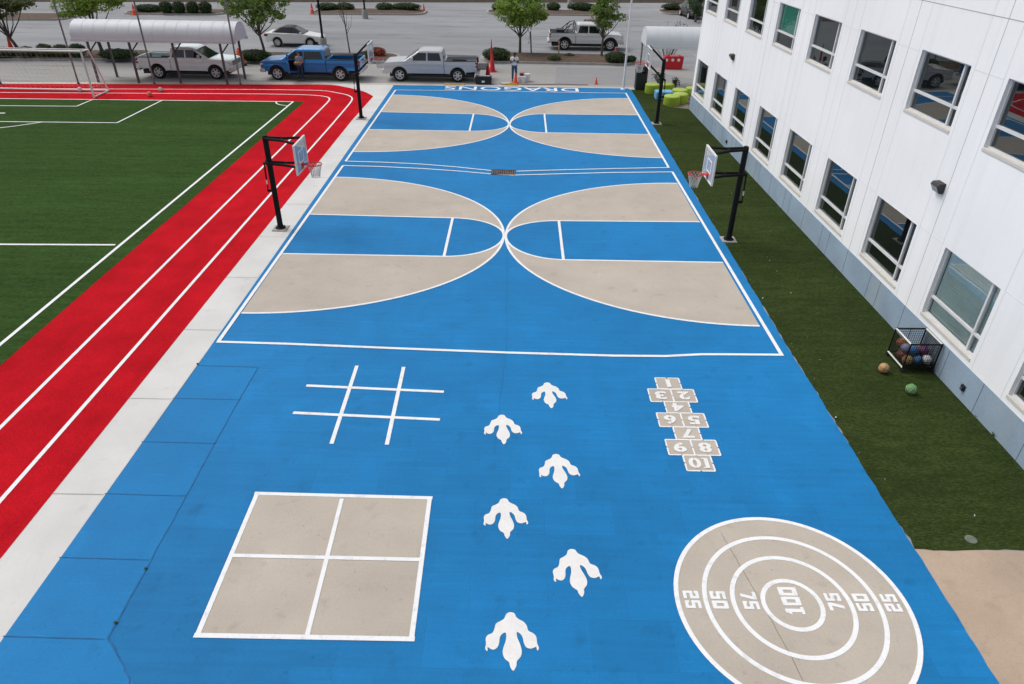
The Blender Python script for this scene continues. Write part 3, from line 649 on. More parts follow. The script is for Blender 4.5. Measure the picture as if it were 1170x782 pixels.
# ------------------------------------------------------------------ basketball hoops
NET = mat('white_net_cord', (.62, .60, .58), .8, .1, 5)
RIMRED = mat('rim_red', (.62, .03, .035), .45, .1, 4)
def hoop(x, y, rotz, lift, lab):
    t = thing('basketball_hoop', lab, 'basketball hoop', (x, y, 0), rotz, 'basketball hoops around the courts')
    mb = MB(); mb.box(-.24, .24, -.24, .24, 0, .05); mb.build('footing', KERB, t, bevel=.01)
    mb = MB(); mb.lathe([(.09, 0.05), (.09, 3.12), (.07, 3.17)], 14)
    mb.lathe([(.17, .05), (.17, .075), (.11, .09), (.09, .22), (.075, .30)], 12)
    for a in range(4):
        c, s_ = math.cos(a*PI/2+PI/4), math.sin(a*PI/2+PI/4)
        mb.tube([(c*.15, s_*.15, .07), (c*.15, s_*.15, .11)], .018, 6)
    mb.build('pole', BLACKP, t, smooth=True)
    L = 1.0; s_ = lift/L; dx = math.sqrt(L*L-lift*lift)
    for nm, zp in (('upper_arm', 3.08), ('lower_arm', 2.29)):
        zb = zp-.06+lift if nm == 'upper_arm' else zp-.06+lift
        mb = MB()
        for sy in (-1, 1):
            yb = .34 if nm == 'upper_arm' else .26
            mb.tube([(.16 if nm == 'lower_arm' else .05, sy*.10, zp-(.16/dx*(lift-.06) if nm == 'lower_arm' else .0)), (-.05, sy*.10, zp), (-dx*.55, sy*.14, zp+(zb-zp)*.55), (-dx, sy*yb, zb)], .044, 7)
        mb.tube([(-dx*.5, -.14, zp+(zb-zp)*.5), (-dx*.5, .14, zp+(zb-zp)*.5)], .022, 6)
        mb.tube([(0, -.13, zp), (0, .13, zp)], .05, 8)
        mb.build(nm, BLACKP, t, smooth=True)
    mb = MB(); z_e = 2.29-.16/dx*(lift-.06)
    mb.tube([(.17, 0, z_e), (.19, 0, 1.75)], .028, 8); mb.tube([(.19, 0, 1.75), (.20, 0, 1.34)], .018, 8); mb.box(.04, .22, -.03, .03, 1.32, 1.40)
    ad = mb.build('height_adjuster', BLACKP, t)
    mb = MB(); mb.tube([(.193, 0, 1.72), (.197, 0, 1.58)], .022, 8); mb.build('decal_band', WHITEM, ad)
    zb0, zb1 = 2.08+lift, 3.03+lift; xb = -dx-.05; hw = .63
    mb = MB(); f_ = .045
    mb.box(xb-.03, xb+.03, -hw, hw, zb1-f_, zb1); mb.box(xb-.03, xb+.03, -hw, hw, zb0, zb0+f_)
    mb.box(xb-.03, xb+.03, -hw, -hw+f_, zb0+f_, zb1-f_); mb.box(xb-.03, xb+.03, hw-f_, hw, zb0+f_, zb1-f_)
    bd = mb.build('backboard', WHITEM, t, bevel=.006)
    mb = MB(); mb.box(xb-.008, xb+.008, -hw+f_, hw-f_, zb0+f_, zb1-f_); mb.build('acrylic_panel', BOARDGLASS, bd)
    mb = MB(); tz0, tz1 = zb0+.25, zb0+.66; ww = .27; q = .022
    for xx in (xb-.011,):
        mb.box(xx-.002, xx, -ww, ww, tz1-.045, tz1); mb.box(xx-.002, xx, -ww, ww, tz0, tz0+.045); mb.box(xx-.002, xx, -ww, -ww+.045, tz0+.045, tz1-.045); mb.box(xx-.002, xx, ww-.045, ww, tz0+.045, tz1-.045)
    mb.build('target_square', WHITE, bd)
    zr = zb0+.19
    mb = MB(); mb.box(xb-.03, xb+.05, -.10, .10, zr-.14, zr+.05); mb.build('bracket', RIMRED if 1 else BLACKP, bd, bevel=.01)
    rc = xb-.40; rr = .228
    mb = MB(); mb.tube([(rc+rr*math.cos(2*PI*i/24), rr*math.sin(2*PI*i/24), zr) for i in range(24)], .017, 6, closed=True)
    mb.tube([(xb-.03, -.07, zr-.03), (rc+rr*.9, -.09, zr)], .015, 6); mb.tube([(xb-.03, .07, zr-.03), (rc+rr*.9, .09, zr)], .015, 6); mb.box(rc+rr-.01, xb-.02, -.08, .08, zr-.012, zr-.004)
    rm = mb.build('rim', RIMRED, t, smooth=True)
    mb = MB(); NN = 12
    lv = [(1, 0), (.86, .11), (.72, .22), (.62, .33), (.56, .43)]
    for k in range(len(lv)-1):
        for i in range(NN):
            a0 = 2*PI*(i+.5*(k % 2))/NN
            for sgn in (-1, 1):
                a1 = a0+sgn*PI/NN
                mb.tube([(rc+rr*lv[k][0]*math.cos(a0), rr*lv[k][0]*math.sin(a0), zr-lv[k][1]), (rc+rr*lv[k+1][0]*math.cos(a1), rr*lv[k+1][0]*math.sin(a1), zr-lv[k+1][1])], .0075, 4, cap=False)
    mb.build('net', NET, rm)
hoop(7.18, 21.56, 0, .0, 'black basketball hoop on the dark turf by the facade, board lowered, nearer one')
hoop(7.27, 36.48, 0, .68, 'black basketball hoop with raised board far down the turf beside the lime stools')
hoop(-7.94, 21.88, PI, .0, 'black basketball hoop on the pale strip beside the red track, board lowered, nearer one')
hoop(-8.06, 36.54, PI, .68, 'black basketball hoop with raised board at the far bend of the red track')

# ------------------------------------------------------------------ ball cage and balls
def ball_mesh(mb, r, seam=True):
    mb.ellipsoid((0, 0, r), r, r, r, 20, 12)
def make_ball(name, loc, r, m, sm, lab, cat='ball', group=None, rx=0.4):
    t = thing(name, lab, cat, loc, random.uniform(0, 6), group)
    mb = MB(); ball_mesh(mb, r); mb.build('shell', m, t, smooth=True, angle=0)
    if sm:
        mb = MB(); q = r*1.004
        def ring(fn): mb.tube([(fn(2*PI*i/36)[0], fn(2*PI*i/36)[1], fn(2*PI*i/36)[2]+r) for i in range(36)], r*.035, 4, closed=True)
        c, s_ = math.cos(rx), math.sin(rx)
        def rot(p): return (p[0], p[1]*c-p[2]*s_, p[1]*s_+p[2]*c)
        ring(lambda a: rot((q*math.cos(a), q*math.sin(a), 0))); ring(lambda a: rot((q*math.cos(a), 0, q*math.sin(a))))
        def wav(a, sg):
            x = .55*sg+.22*sg*math.cos(2*a); k = math.sqrt(max(0, 1-x*x)); return rot((q*k*math.cos(a), q*x, q*k*math.sin(a)))
        ring(lambda a: wav(a, 1)); ring(lambda a: wav(a, -1))
        mb.build('seam', sm, t, smooth=True, angle=0)
    return t
ORB = mat('tan_basketball', (.44, .27, .12), .7, .08, 8); GRB = mat('green_ball', (.10, .26, .08), .6, .06, 8); BLKS = mat('dark_seam', (.05, .035, .025), .8)
OR2 = mat('orange_basketball', (.42, .17, .09), .7, .1, 8); BLB = mat('blue_ball', (.05, .15, .32), .6, .1, 8); PUB = mat('purple_ball', (.10, .03, .10), .6, .1, 8); WHB = mat('white_ball', (.6, .6, .6), .6, .05, 8); LAV = mat('lavender_ball', (.36, .36, .55), .6, .05, 8)
x, y = G(1008, 426); make_ball('basketball', (x, y, Z3), .125, ORB, BLKS, 'tan basketball lying on the turf just in front of the ball cage')
x, y = G(1039, 450); make_ball('play_ball', (x, y, Z3), .12, GRB, mat('pale_seam', (.35, .42, .32), .7), 'green ball lying alone on the dark turf, nearest the camera')
x, y = G(92, 105.5); make_ball('football', (x, y, Z4), .13, WHB, None, 'white ball lying on the red track behind the goal net')
x, y = G(184, 105.5); make_ball('football', (x, y, Z4), .13, WHB, BLKS, 'white ball with dark seams lying on the red track lane right of the goal')
x, y = G(171.5, 111); make_ball('basketball', (x, y, Z4), .14, mat('faded_orange_ball', (.62, .20, .10), .7, .1, 8), None, 'orange ball lying at the edge of the red track beside the field')
CGX, CGY, CGR = 9.72, 14.19, R(1)
t = thing('ball_cage', 'black wire ball cage on castors full of balls by the plinth', 'ball cage', (CGX, CGY, Z3), CGR)
hw, hd, z0, z1 = .37, .37, .12, .78
fr = MB()
for sx in (-1, 1):
    for sy in (-1, 1): fr.tube([(sx*hw, sy*hd, z0-.02), (sx*hw, sy*hd, z1+.02)], .018, 8)
for z in (z0, z1):
    for sy in (-1, 1): fr.tube([(-hw, sy*hd, z), (hw, sy*hd, z)], .018, 8)
fr.tube([(0, -hd, z0), (0, -hd, z1)], .010, 6); fr.tube([(0, hd, z0), (0, hd, z1)], .010, 6)
fr.tube([(hw, -hd, z0), (hw, hd, z0)], .018, 8)
fr.build('frame', BLACKP, t, smooth=True)
for (xx, zz) in ((-hw, z1), (hw, z1), (-hw, z0)):
    mb = MB(); mb.tube([(xx, -hd, zz), (xx, hd, zz)], .021, 8); mb.build('pale_rail', mat('pale_rail_paint', (.66, .64, .60), .5), t, smooth=True)
mb = MB(); st = .052; n = int(2*hd/st)
for i in range(1, n+1):
    d = -hd+i*st
    for sx in (-1, 1): mb.tube([(sx*hw, d, z0), (sx*hw, d, z1)], .0052, 4, cap=False)
    for sy in (-1, 1): mb.tube([(d, sy*hd, z0), (d, sy*hd, z1)], .0052, 4, cap=False)
    mb.tube([(d, -hd, z0), (d, hd, z0)], .0052, 4, cap=False)
k = z0+st
while k < z1:
    for sx in (-1, 1): mb.tube([(sx*hw, -hd, k), (sx*hw, hd, k)], .0052, 4, cap=False)
    for sy in (-1, 1): mb.tube([(-hw, sy*hd, k), (hw, sy*hd, k)], .0052, 4, cap=False)
    k += st
mb.build('wire_mesh', BLACKP, t)
for sx in (-1, 1):
    for sy in (-1, 1):
        mb = MB(); mb.tube([(sx*hw-.015, sy*hd, .05), (sx*hw+.015, sy*hd, .05)], .05, 12); mb.box(sx*hw-.022, sx*hw+.022, sy*hd-.02, sy*hd+.02, .05, .11); mb.build('castor', BLACKPL, t)
def incage(dx, dy, dz, r, m, sm, lab, nm='play_ball'):
    c, s_ = math.cos(CGR), math.sin(CGR); make_ball(nm, (CGX+dx*c-dy*s_, CGY+dx*s_+dy*c, Z3+z0+dz), r, m, sm, lab, 'ball', 'balls in the wire cage', random.uniform(0, 3))
incage(-.23, .20, .24, .12, OR2, BLKS, 'orange basketball piled up in the rear left of the wire cage', 'basketball')
incage(-.22, -.22, .01, .12, ORB, BLKS, 'tan basketball in the front left corner of the wire cage', 'basketball')
incage(-.22, .04, .02, .12, mat('faded_red_ball', (.32, .10, .09), .7, .1, 8), BLKS, 'faded red ball at the left side of the wire cage')
incage(-.06, -.06, .20, .12, BLB, None, 'blue ball in the middle of the cage, uppermost of the blue balls')
incage(.03, -.22, .01, .115, BLB, BLKS, 'blue ball at the bottom front of the wire cage')
incage(-.23, .0, .24, .10, LAV, None, 'pale lavender ball resting high against the left side of the cage')
incage(.14, .12, .10, .12, OR2, BLKS, 'orange basketball in the right half of the wire cage, behind the white ball', 'basketball')
incage(.24, -.02, .16, .11, PUB, None, 'dark purple ball in the right half of the wire cage')
incage(.24, -.23, .03, .115, WHB, BLKS, 'white ball with dark patches at the front right of the cage')
incage(-.02, .22, .02, .12, OR2, BLKS, 'orange basketball at the bottom rear of the wire cage', 'basketball')
incage(.24, .24, .01, .12, ORB, BLKS, 'tan basketball at the rear right corner of the cage', 'basketball')

# ------------------------------------------------------------------ soccer goal
t = thing('soccer_goal', 'white tubular soccer goal at the end of the turf field', 'goal', (-23.78, 40.05, Z4))
GW = 7.0; mb = MB()
mb.tube([(0, 0, 0), (0, 0, 2.44)], .055, 10); mb.build('post', WHITEM, t, smooth=True)
mb = MB(); mb.tube([(-GW, 0, 0), (-GW, 0, 2.44)], .055, 10); mb.build('post', WHITEM, t, smooth=True)
mb = MB(); mb.tube([(-GW, 0, 2.44), (0, 0, 2.44)], .055, 10); mb.build('crossbar', WHITEM, t, smooth=True)
mb = MB()
for xx in (0, -GW):
    mb.tube([(xx, 0, 2.44), (xx, .75, 2.42), (xx-.02, 1.65, .06)], .04, 8); mb.tube([(xx, 0, .05), (xx, 1.65, .05)], .045, 8)
mb.tube([(-GW, 1.65, .06), (0, 1.65, .06)], .05, 8); mb.tube([(-GW, .75, 2.42), (0, .75, 2.42)], .03, 8); mb.build('back_frame', WHITEM, t, smooth=True)
mb = MB(); st = .28; n = int(GW/st)
for i in range(n+1):
    x = -i*st; mb.tube([(x, .75, 2.42), (x, 1.65, .06)], .004, 3, cap=False); mb.tube([(x, 0, 2.44), (x, .75, 2.42)], .004, 3, cap=False)
for j in range(1, 10):
    f_ = j/10; mb.tube([(0, .75+.9*f_, 2.42-2.36*f_), (-GW, .75+.9*f_, 2.42-2.36*f_)], .004, 3, cap=False)
for xx in (0, -GW):
    for j in range(1, 9):
        z = j*.27; yb = 1.65-.9*(z/2.42); mb.tube([(xx, 0, z), (xx, yb, z)], .004, 3, cap=False)
    for j in range(1, 6): mb.tube([(xx, j*.28, 0), (xx, j*.28, min(2.4, 2.42*(1.65-j*.28)/.9))], .004, 3, cap=False)
mb.build('net', NET, t)

# ------------------------------------------------------------------ canopies, posts, poles
def arc_canopy(t, x0, x1, y0, y1, zl, rise, bays):
    mb = MB(); n = 14
    prof = [((y0+y1)/2-(y1-y0)/2*math.cos(PI*i/n), zl+rise*math.sin(PI*i/n)**.85) for i in range(n+1)]
    vs = []; fs = []
    for x in (x0, x1):
        for y, z in prof: vs.append((x, y, z))
    for i in range(n): fs.append((i, i+1, n+2+i, n+1+i))
    prof2 = [(y, z-.03) for y, z in prof]
    o = len(vs)
    for x in (x0, x1):
        for y, z in prof2: vs.append((x, y, z))
    for i in range(n): fs.append((o+i, o+n+1+i, o+n+2+i, o+i+1))
    for e in (0, n+1):
        for i in range(n): fs.append((e+i, o+e+i, o+e+i+1, e+i+1))
    fs.append((0, n+1, o+n+1, o)); fs.append((n, o+n, o+2*n+1, 2*n+1))
    mb.add(vs, fs); rf = mb.build('roof', CANOPY, t, smooth=True, angle=30)
    mb = MB()
    for k in range(1, bays):
        x = x0+(x1-x0)*k/bays
        mb.tube([(x, y, z+.001) for y, z in prof], .008, 4, cap=False)
    mb.build('roof_seam', mat('canopy_seam', (.52, .545, .58), .6), rf)
    mb = MB(); mb.box(x0-.02, x1+.02, y0-.05, y0, zl-.12, zl+.02); mb.box(x0-.02, x1+.02, y1, y1+.05, zl-.12, zl+.02)
    mb.build('gutter', CANOPY, t)
    mb = MB()
    for x in (x0, x1):
        v = [(x, y, z-.015) for y, z in prof]; mb.add(v, [tuple(range(len(v)))])
    mb.build('end_panel', CANOPY, t)
X0, X1 = -26.55, -16.75
t = thing('walkway_canopy', 'long white barrel roofed walkway canopy above the white pickup', 'canopy', (0, 0, 0))
t.location = (X0, 44.1, 0)
arc_canopy(t, 0, X1-X0, 0, 2.0, 2.45, .98, 14)
for x in (-25.66, -23.18, -20.6, -17.75):
    mb = MB(); mb.box(x-X0-.055, x-X0+.055, .0, .11, 0, 2.36); mb.box(x-X0-.045, x-X0+.045, .02, .10, 2.36, 2.38); mb.build('post', DARKGREY, t)
    mb = MB(); mb.tube([(x-X0, .06, 1.75), (x-X0+.45, .3, 2.33)], .04, 4); mb.build('brace', DARKGREY, t)
for x in (-25.3, -17.2): 
    mb = MB(); mb.box(x-X0-.055, x-X0+.055, 1.6, 1.71, 0, 2.5); mb.build('post', DARKGREY, t)
X0 = 8.0
t = thing('walkway_canopy', 'short white barrel roofed canopy behind the corner of the building', 'canopy', (X0, 44.95, 0))
arc_canopy(t, -.25, 6.0, 0, 2.0, 2.45, .98, 9)
for (x, y) in ((.02, .05), (-.15, 1.9), (4.5, .05), (4.5, 1.9)):
    mb = MB(); mb.box(x-.045, x+.045, y, y+.09, 0, 2.44); mb.build('post', POLEGREY, t)
def tall_pole(px, py, lab, h=7.5):
    x, y = G(px, py); y -= .4
    t = thing('net_pole', lab, 'pole', (x, y, 0), 0, 'tall grey poles along the end of the track')
    mb = MB(); mb.tube([(0, 0, .02), (0, 0, h)], .05, 10); mb.build('shaft', POLEGREY, t, smooth=True)
    mb = MB(); mb.lathe([(.12, 0), (.12, .025), (.07, .03), (.07, .12)], 12); mb.build('base_flange', DARKGREY, t); mb = MB(); mb.ellipsoid((0, 0, h), .055, .055, .04, 10, 6); mb.build('cap', DARKGREY, t)
tall_pole(6, 95.3, 'tall grey pole at the left edge, behind the goal'); tall_pole(94, 95, 'tall grey pole rising behind the right post of the goal')
tall_pole(180, 95.3, 'tall grey pole in front of the rear wheel of the white pickup'); tall_pole(277.5, 96, 'tall grey pole at the front bumper of the white pickup, right end of the canopy')
x, y = G(712, 102.8)
t = thing('flag_pole', 'tall white flag pole at the far right corner of the blue court', 'flag pole', (x, y, Z3))
mb = MB(); mb.tube([(0, 0, 0), (0, 0, 9)], [.07, .045], 12); mb.build('shaft', WHITEM, t, smooth=True); mb = MB(); mb.lathe([(.16, 0), (.15, .05), (.09, .09)], 14); mb.build('base_collar', WHITEM, t); mb = MB(); mb.ellipsoid((0, 0, 9.06), .09, .09, .09); mb.build('finial', CHROME, t, smooth=True)
def lamp_post(x, y, lab, h=8.0):
    t = thing('lamp_post', lab, 'lamp post', (x, y, 0), 0, 'dark lamp posts in the car park')
    mb = MB(); mb.lathe([(.28, 0), (.28, .78), (.25, .82)], 18); mb.build('concrete_base', mat('lamp_base_concrete', (.30, .30, .29), .85, .1, 3), t, smooth=True)
    mb = MB(); mb.tube([(0, 0, .8), (0, 0, h)], [.09, .07], 8); mb.lathe([(.16, .82), (.16, .86), (.1, .9)], 10); mb.build('shaft', BLACKP, t, smooth=True)
    mb = MB(); mb.tube([(0, 0, h-.1), (.9, 0, h)], .04, 6); mb.build('arm', BLACKP, t); mb = MB(); mb.box(.6, 1.3, -.16, .16, h-.06, h+.06); mb.build('lamp_head', BLACKP, t, bevel=.03)
lamp_post(*G(370, 56.5), 'black lamp post on a concrete base behind the blue pickup')
lamp_post(*G(417.5, 21.5), 'black lamp post on a concrete base by the far mulch island')
lamp_post(*G(651, 7.5), 'dark lamp post at the far end of the car park above the grey pickup')

# ------------------------------------------------------------------ islands
def island(poly, name='mulch_bed'):
    n = len(poly); mb = MB(); c = Vector((sum(p[0] for p in poly)/n, sum(p[1] for p in poly)/n))
    inn = []
    for p in poly:
        d = Vector(p)-c; L = d.length; inn.append(tuple(c+d*((L-.22)/L)))
    vs = [(x, y, 0) for x, y in poly]+[(x, y, .14) for x, y in poly]+[(x, y, .14) for x, y in inn]+[(x, y, .05) for x, y in inn]
    fs = []
    for k in range(3): fs += [(k*n+i, k*n+(i+1) % n, (k+1)*n+(i+1) % n, (k+1)*n+i) for i in range(n)]
    mb.add(vs, fs); struct('kerb', mb, KERB)
    mb = MB(); rr = random.Random(n); top = [(x, y, .11) for x, y in inn]
    mid = [(c.x+(x-c.x)*.6, c.y+(y-c.y)*.6, .24) for x, y in inn]
    mb.add(top+mid, [(i, (i+1) % n, n+(i+1) % n, n+i) for i in range(n)]+[tuple(range(n, 2*n))]); struct(name, mb, MULCH, smooth=True)
def rrect(x0, x1, y0, y1, r=1.0, sk=0.0):
    out = []
    for cx_, cy_, a0 in ((x1-r, y1-r, 0), (x0+r, y1-r, 90), (x0+r, y0+r, 180), (x1-r, y0+r, 270)):
        for k in range(7): a = R(a0+15*k); out.append((cx_+r*math.cos(a), cy_+r*math.sin(a)))
    return [(x, y+sk*(x-(x0+x1)/2)) for x, y in out]
island(rrect(-42, -26.6, 50.6, 54.1, 1.2, .09)); island(rrect(-19.6, -8.6, 51.4, 55.0, 1.3, .05)); island(rrect(-2.7, 8.6, 52.5, 56.3, 1.3, -.02))
island(rrect(-39.5, -29.5, 75.2, 79.0, 1.3, .08)); island(rrect(-21.4, -9.7, 77.6, 82.0, 1.5, .08)); island(rrect(-3.4, 8.6, 79.6, 83.5, 1.4, .02)); island(rrect(15.4, 22.0, 81.8, 86.0, 1.4, 0)); island(rrect(-66, -42.5, 69.0, 73.2, 1.2, .09))
mb = MB(); mb.add([(-260, 75, 0.0), (-56, 83.6, 0), (0, 91.2, 0), (80, 101, 0), (260, 120, 0), (260, 150, 1.5), (80, 131, 1.5), (0, 121, 1.5), (-56, 113, 1.5), (-260, 105, 1.5), (260, 300, 2), (-260, 300, 2)],
    [(0, 1, 8, 9), (1, 2, 7, 8), (2, 3, 6, 7), (3, 4, 5, 6), (9, 8, 7, 6, 5, 10, 11)]); struct('embankment', mb, DARKMULCH, loc=(0, 0, Z1))

# ------------------------------------------------------------------ foliage
def leaves(mb, c, rx, ry, rz, n, size, rnd, shell=.45):
    for _ in range(n):
        while True:
            d = Vector((rnd.gauss(0, 1), rnd.gauss(0, 1), rnd.gauss(0, 1)))
            if d.length > .1: break
        d.normalize(); q = shell+(1-shell)*rnd.random()**.6
        p = Vector((c[0]+d.x*rx*q, c[1]+d.y*ry*q, c[2]+d.z*rz*q))
        nrm = (d + Vector((rnd.uniform(-1, 1), rnd.uniform(-1, 1), rnd.uniform(-.3, 1.2)))*.8).normalized()
        u = nrm.orthogonal().normalized(); a = rnd.uniform(0, 6.28); w = nrm.cross(u)
        u, w = u*math.cos(a)+w*math.sin(a), w*math.cos(a)-u*math.sin(a)
        s_ = size*rnd.uniform(.6, 1.3); o = len(mb.v)
        mb.v += [tuple(p-u*s_), tuple(p+w*s_*.55), tuple(p+u*s_), tuple(p-w*s_*.55)]
        mb.f.append((o, o+1, o+2, o+3)); mb.mi.append(0)
def shrub(px, py, rx, ry, h, lab, m=LEAF_HEDGE, n=900, size=.07, group='clipped shrubs on the mulch islands', xy=None, z=.12):
    x, y = xy if xy else G(px, py)
    rnd = random.Random(int(px*31+py))
    t = thing('shrub', lab, 'shrub', (x, y, z), 0, group)
    mb = MB(); mb.ellipsoid((0, 0, h*.48), rx*.86, ry*.86, h*.46, 12, 8, jit=.06, rnd=rnd); mb.build('dark_core', CORE, t)  # solid near-black core imitates the shade deep inside the foliage
    mb = MB(); mb.keep = True
    for _ in range(10):
        a = rnd.uniform(0, 6.28); q = rnd.uniform(.1, .55); leaves(mb, (rx*q*math.cos(a), ry*q*math.sin(a), h*.5), rx*.5, ry*.5, h*.42, n//20, size, rnd, .6)
    leaves(mb, (0, 0, h*.48), rx, ry, h*.5, n//2, size, rnd, .85); mb.build('foliage', m, t)
def tree(px, py, H, th, lab, m, crown, n=3200, size=.11, lean=0.0, limbs=8, seed=1, r0=.12, xy=None, spread=.75, group='trees in the car park islands'):
    """crown = list of (dx, dy, z, rx, rz)"""
    x, y = xy if xy else G(px, py); rnd = random.Random(seed)
    t = thing('tree', lab, 'tree', (x, y, .12), 0, group)
    mb = MB(); top = Vector((lean, 0, th))
    mb.tube([(0, 0, -.1), (lean*.3, .02, th*.4), (lean, 0, th)], [r0*1.25, r0, r0*.85], 9)
    tot = sum(c[3]**2*c[4] for c in crown); lf = MB(); lf.keep = True
    for i in range(limbs):
        a = 2*PI*(i+rnd.uniform(-.3, .3))/limbs; c = crown[i % len(crown)]
        e = Vector((c[0]+c[3]*.55*math.cos(a), c[1]+c[3]*.55*math.sin(a), c[2]+c[4]*rnd.uniform(-.1, .5)))
        s0 = Vector((lean*.8, 0, th*rnd.uniform(.78, 1.0)))
        mid = s0.lerp(e, .45)+Vector((math.cos(a)*.12, math.sin(a)*.12, -.08))
        mb.tube([s0, mid, e], [r0*.5, r0*.33, r0*.12], 6)
        for k in range(2):
            b = mid.lerp(e, rnd.uniform(.2, .7)); e2 = b+Vector((rnd.uniform(-.5, .5), rnd.uniform(-.5, .5), rnd.uniform(.2, .7)))
            mb.tube([b, e2], [r0*.18, r0*.06], 5)
    mb.tube([(lean, 0, th), (lean*1.1, 0, H*.85)], [r0*.8, r0*.15], 7)
    mb.build('trunk', BARK, t, smooth=True)
    for c in crown:
        share = int(n*c[3]**2*c[4]/tot)
        k = max(5, int(7*c[4]))
        for _ in range(k):
            d = Vector((rnd.gauss(0, 1), rnd.gauss(0, 1), rnd.gauss(0, 1))).normalized()*rnd.uniform(.35, .95)
            sc = rnd.uniform(.22, .42)
            leaves(lf, (c[0]+d.x*c[3], c[1]+d.y*c[3], c[2]+d.z*c[4]), c[3]*sc*1.15, c[3]*sc*1.15, c[4]*sc, int(share*.75/k), size, rnd, .2)
        leaves(lf, (c[0], c[1], c[2]), c[3], c[3], c[4], int(share*.25), size, rnd, .5)
    lf.build('crown', m, t)
tree(594, 63.5, 4.9, 1.3, 'bright green spreading tree behind the person in the white shirt', LEAF_BRIGHT, [(0, 0, 2.3, 1.5, .5), (-.85, 0, 2.7, 1.25, .55), (.85, .2, 2.7, 1.25, .55), (0, 0, 3.3, 2.0, .8), (0, 0, 4.3, 1.4, 1.0)], 14000, .10, limbs=12, seed=4, r0=.10)
tree(687, 68, 4.8, 1.5, 'sparse young green tree in front of the grey pickup', LEAF_MID, [(.05, 0, 2.35, .8, .5), (1.0, 0, 2.75, .75, .28), (-.55, 0, 2.9, .65, .4), (.1, 0, 3.4, 1.0, .8), (-.1, 0, 4.4, .95, .8)], 6600, .095, limbs=10, seed=9, r0=.08)
tree(304, 68, 5.2, 1.7, 'leafy tree between the white canopy and the white sedan', LEAF_MID, [(-.35, 0, 2.3, .75, .5), (.7, 0, 2.9, 1.3, .6), (-.9, 0, 3.2, 1.5, .7), (-.2, 0, 4.1, 2.0, .9), (-2.1, 0, 3.5, .7, .4), (1.7, 0, 3.6, .7, .3)], 10000, .10, limbs=11, seed=12, r0=.09, lean=-.2)
tree(119, 66, 5.6, 1.6, 'full green tree rising behind the left part of the white canopy', LEAF_BRIGHT, [(-1.0, 0, 3.3, 1.6, .7), (.7, 0, 3.5, 1.7, .7), (0, 0, 4.3, 2.5, .9)], 11000, .11, limbs=9, seed=20, lean=-.2)
tree(22, 60, 5.0, 1.0, 'dark olive tree with forked bare lower limbs at the left edge', LEAF_OLIVE, [(-1.5, 0, 2.4, 1.3, .55), (-.4, 0, 2.75, 1.5, .6), (1.0, 0, 3.1, 1.3, .5), (-1.0, 0, 3.7, 2.6, .8)], 11000, .10, limbs=9, seed=31, lean=-.4, r0=.11)
def bare_sapling(px, py, lab, h=4.5, seed=2):
    x, y = G(px, py); rnd = random.Random(seed); t = thing('bare_sapling', lab, 'tree', (x, y, .12)); mb = MB()
    mb.tube([(0, 0, 0), (-.1, 0, 1.5), (-.22, 0, h*.7)], [.055, .045, .025], 7)
    mb.build('trunk', BARK, t, smooth=True); mb = MB()
    for i in range(12):
        z = 1.3+i*.2; a = rnd.uniform(0, 6.28); L = rnd.uniform(.5, 1.2); b = Vector((-.1-.1*(z-1.5)/2, 0, z))
        mb.tube([b, b+Vector((math.cos(a)*L*.35, math.sin(a)*L*.35, L*.5)), b+Vector((math.cos(a)*L*.5, math.sin(a)*L*.5, L*1.2))], [.022, .016, .006], 5)
    mb.build('twigs', BARK, t, smooth=True)
bare_sapling(400, 63, 'leafless young sapling behind the bed of the blue pickup')
bare_sapling(607, 63.5, 'tiny leafless grey shoot beside the bright green tree', 1.0, 5)
# near island shrubs
for i, (px, lab) in enumerate([(33, 'low clipped shrub under the olive tree, behind the goal crossbar'), (54, 'rounded clipped shrub behind the middle of the goal crossbar'), (72, 'rounded clipped shrub left of the tall pole behind the goal'), (91, 'rounded clipped shrub just behind the top corner of the goal')]):
    shrub(px, 68.0, .62, .62, [.75, .95, .9, .95][i], lab, LEAF_HEDGE, 1000, .06)
shrub(6, 68, .9, .7, .7, 'dark clipped shrub at the left edge of the photo behind the goal', LEAF_HEDGE, 900, .06)
shrub(137, 70, 1.4, .8, .72, 'wide low dark shrub under the canopy behind the white pickup tail', LEAF_HEDGE, 1500, .06)
shrub(292, 72, 1.25, .75, .78, 'wide low green hedge between the white pickup and blue pickup', LEAF_HEDGE, 1800, .06)
shrub(567, 70.5, 1.05, .9, .85, 'rounded green shrub beside the tall red marker and cones', LEAF_HEDGE, 1700, .06)
shrub(703, 73.5, .85, .7, .75, 'rounded green shrub at the right end of the near island', LEAF_HEDGE, 1400, .06)
shrub(720, 73, .45, .4, .45, 'small dark shrub next to the flag pole on the island', LEAF_DARK, 500, .06)
shrub(633, 71.5, .5, .4, .38, 'low brownish shrub on the mulch below the timber stake', LEAF_OLIVE, 500, .06)
shrub(650, 67.5, .4, .35, .28, 'tiny brownish plant on the mulch below the grey pickup', LEAF_OLIVE, 300, .06)
shrub(430, 66, .75, .7, .62, 'red flowering low shrub at the rounded kerb end by the blue pickup', LEAF_RED, 1100, .06)
shrub(417, 69, .6, .6, .5, 'small green shrub beside the red flowering one', LEAF_HEDGE, 700, .06)
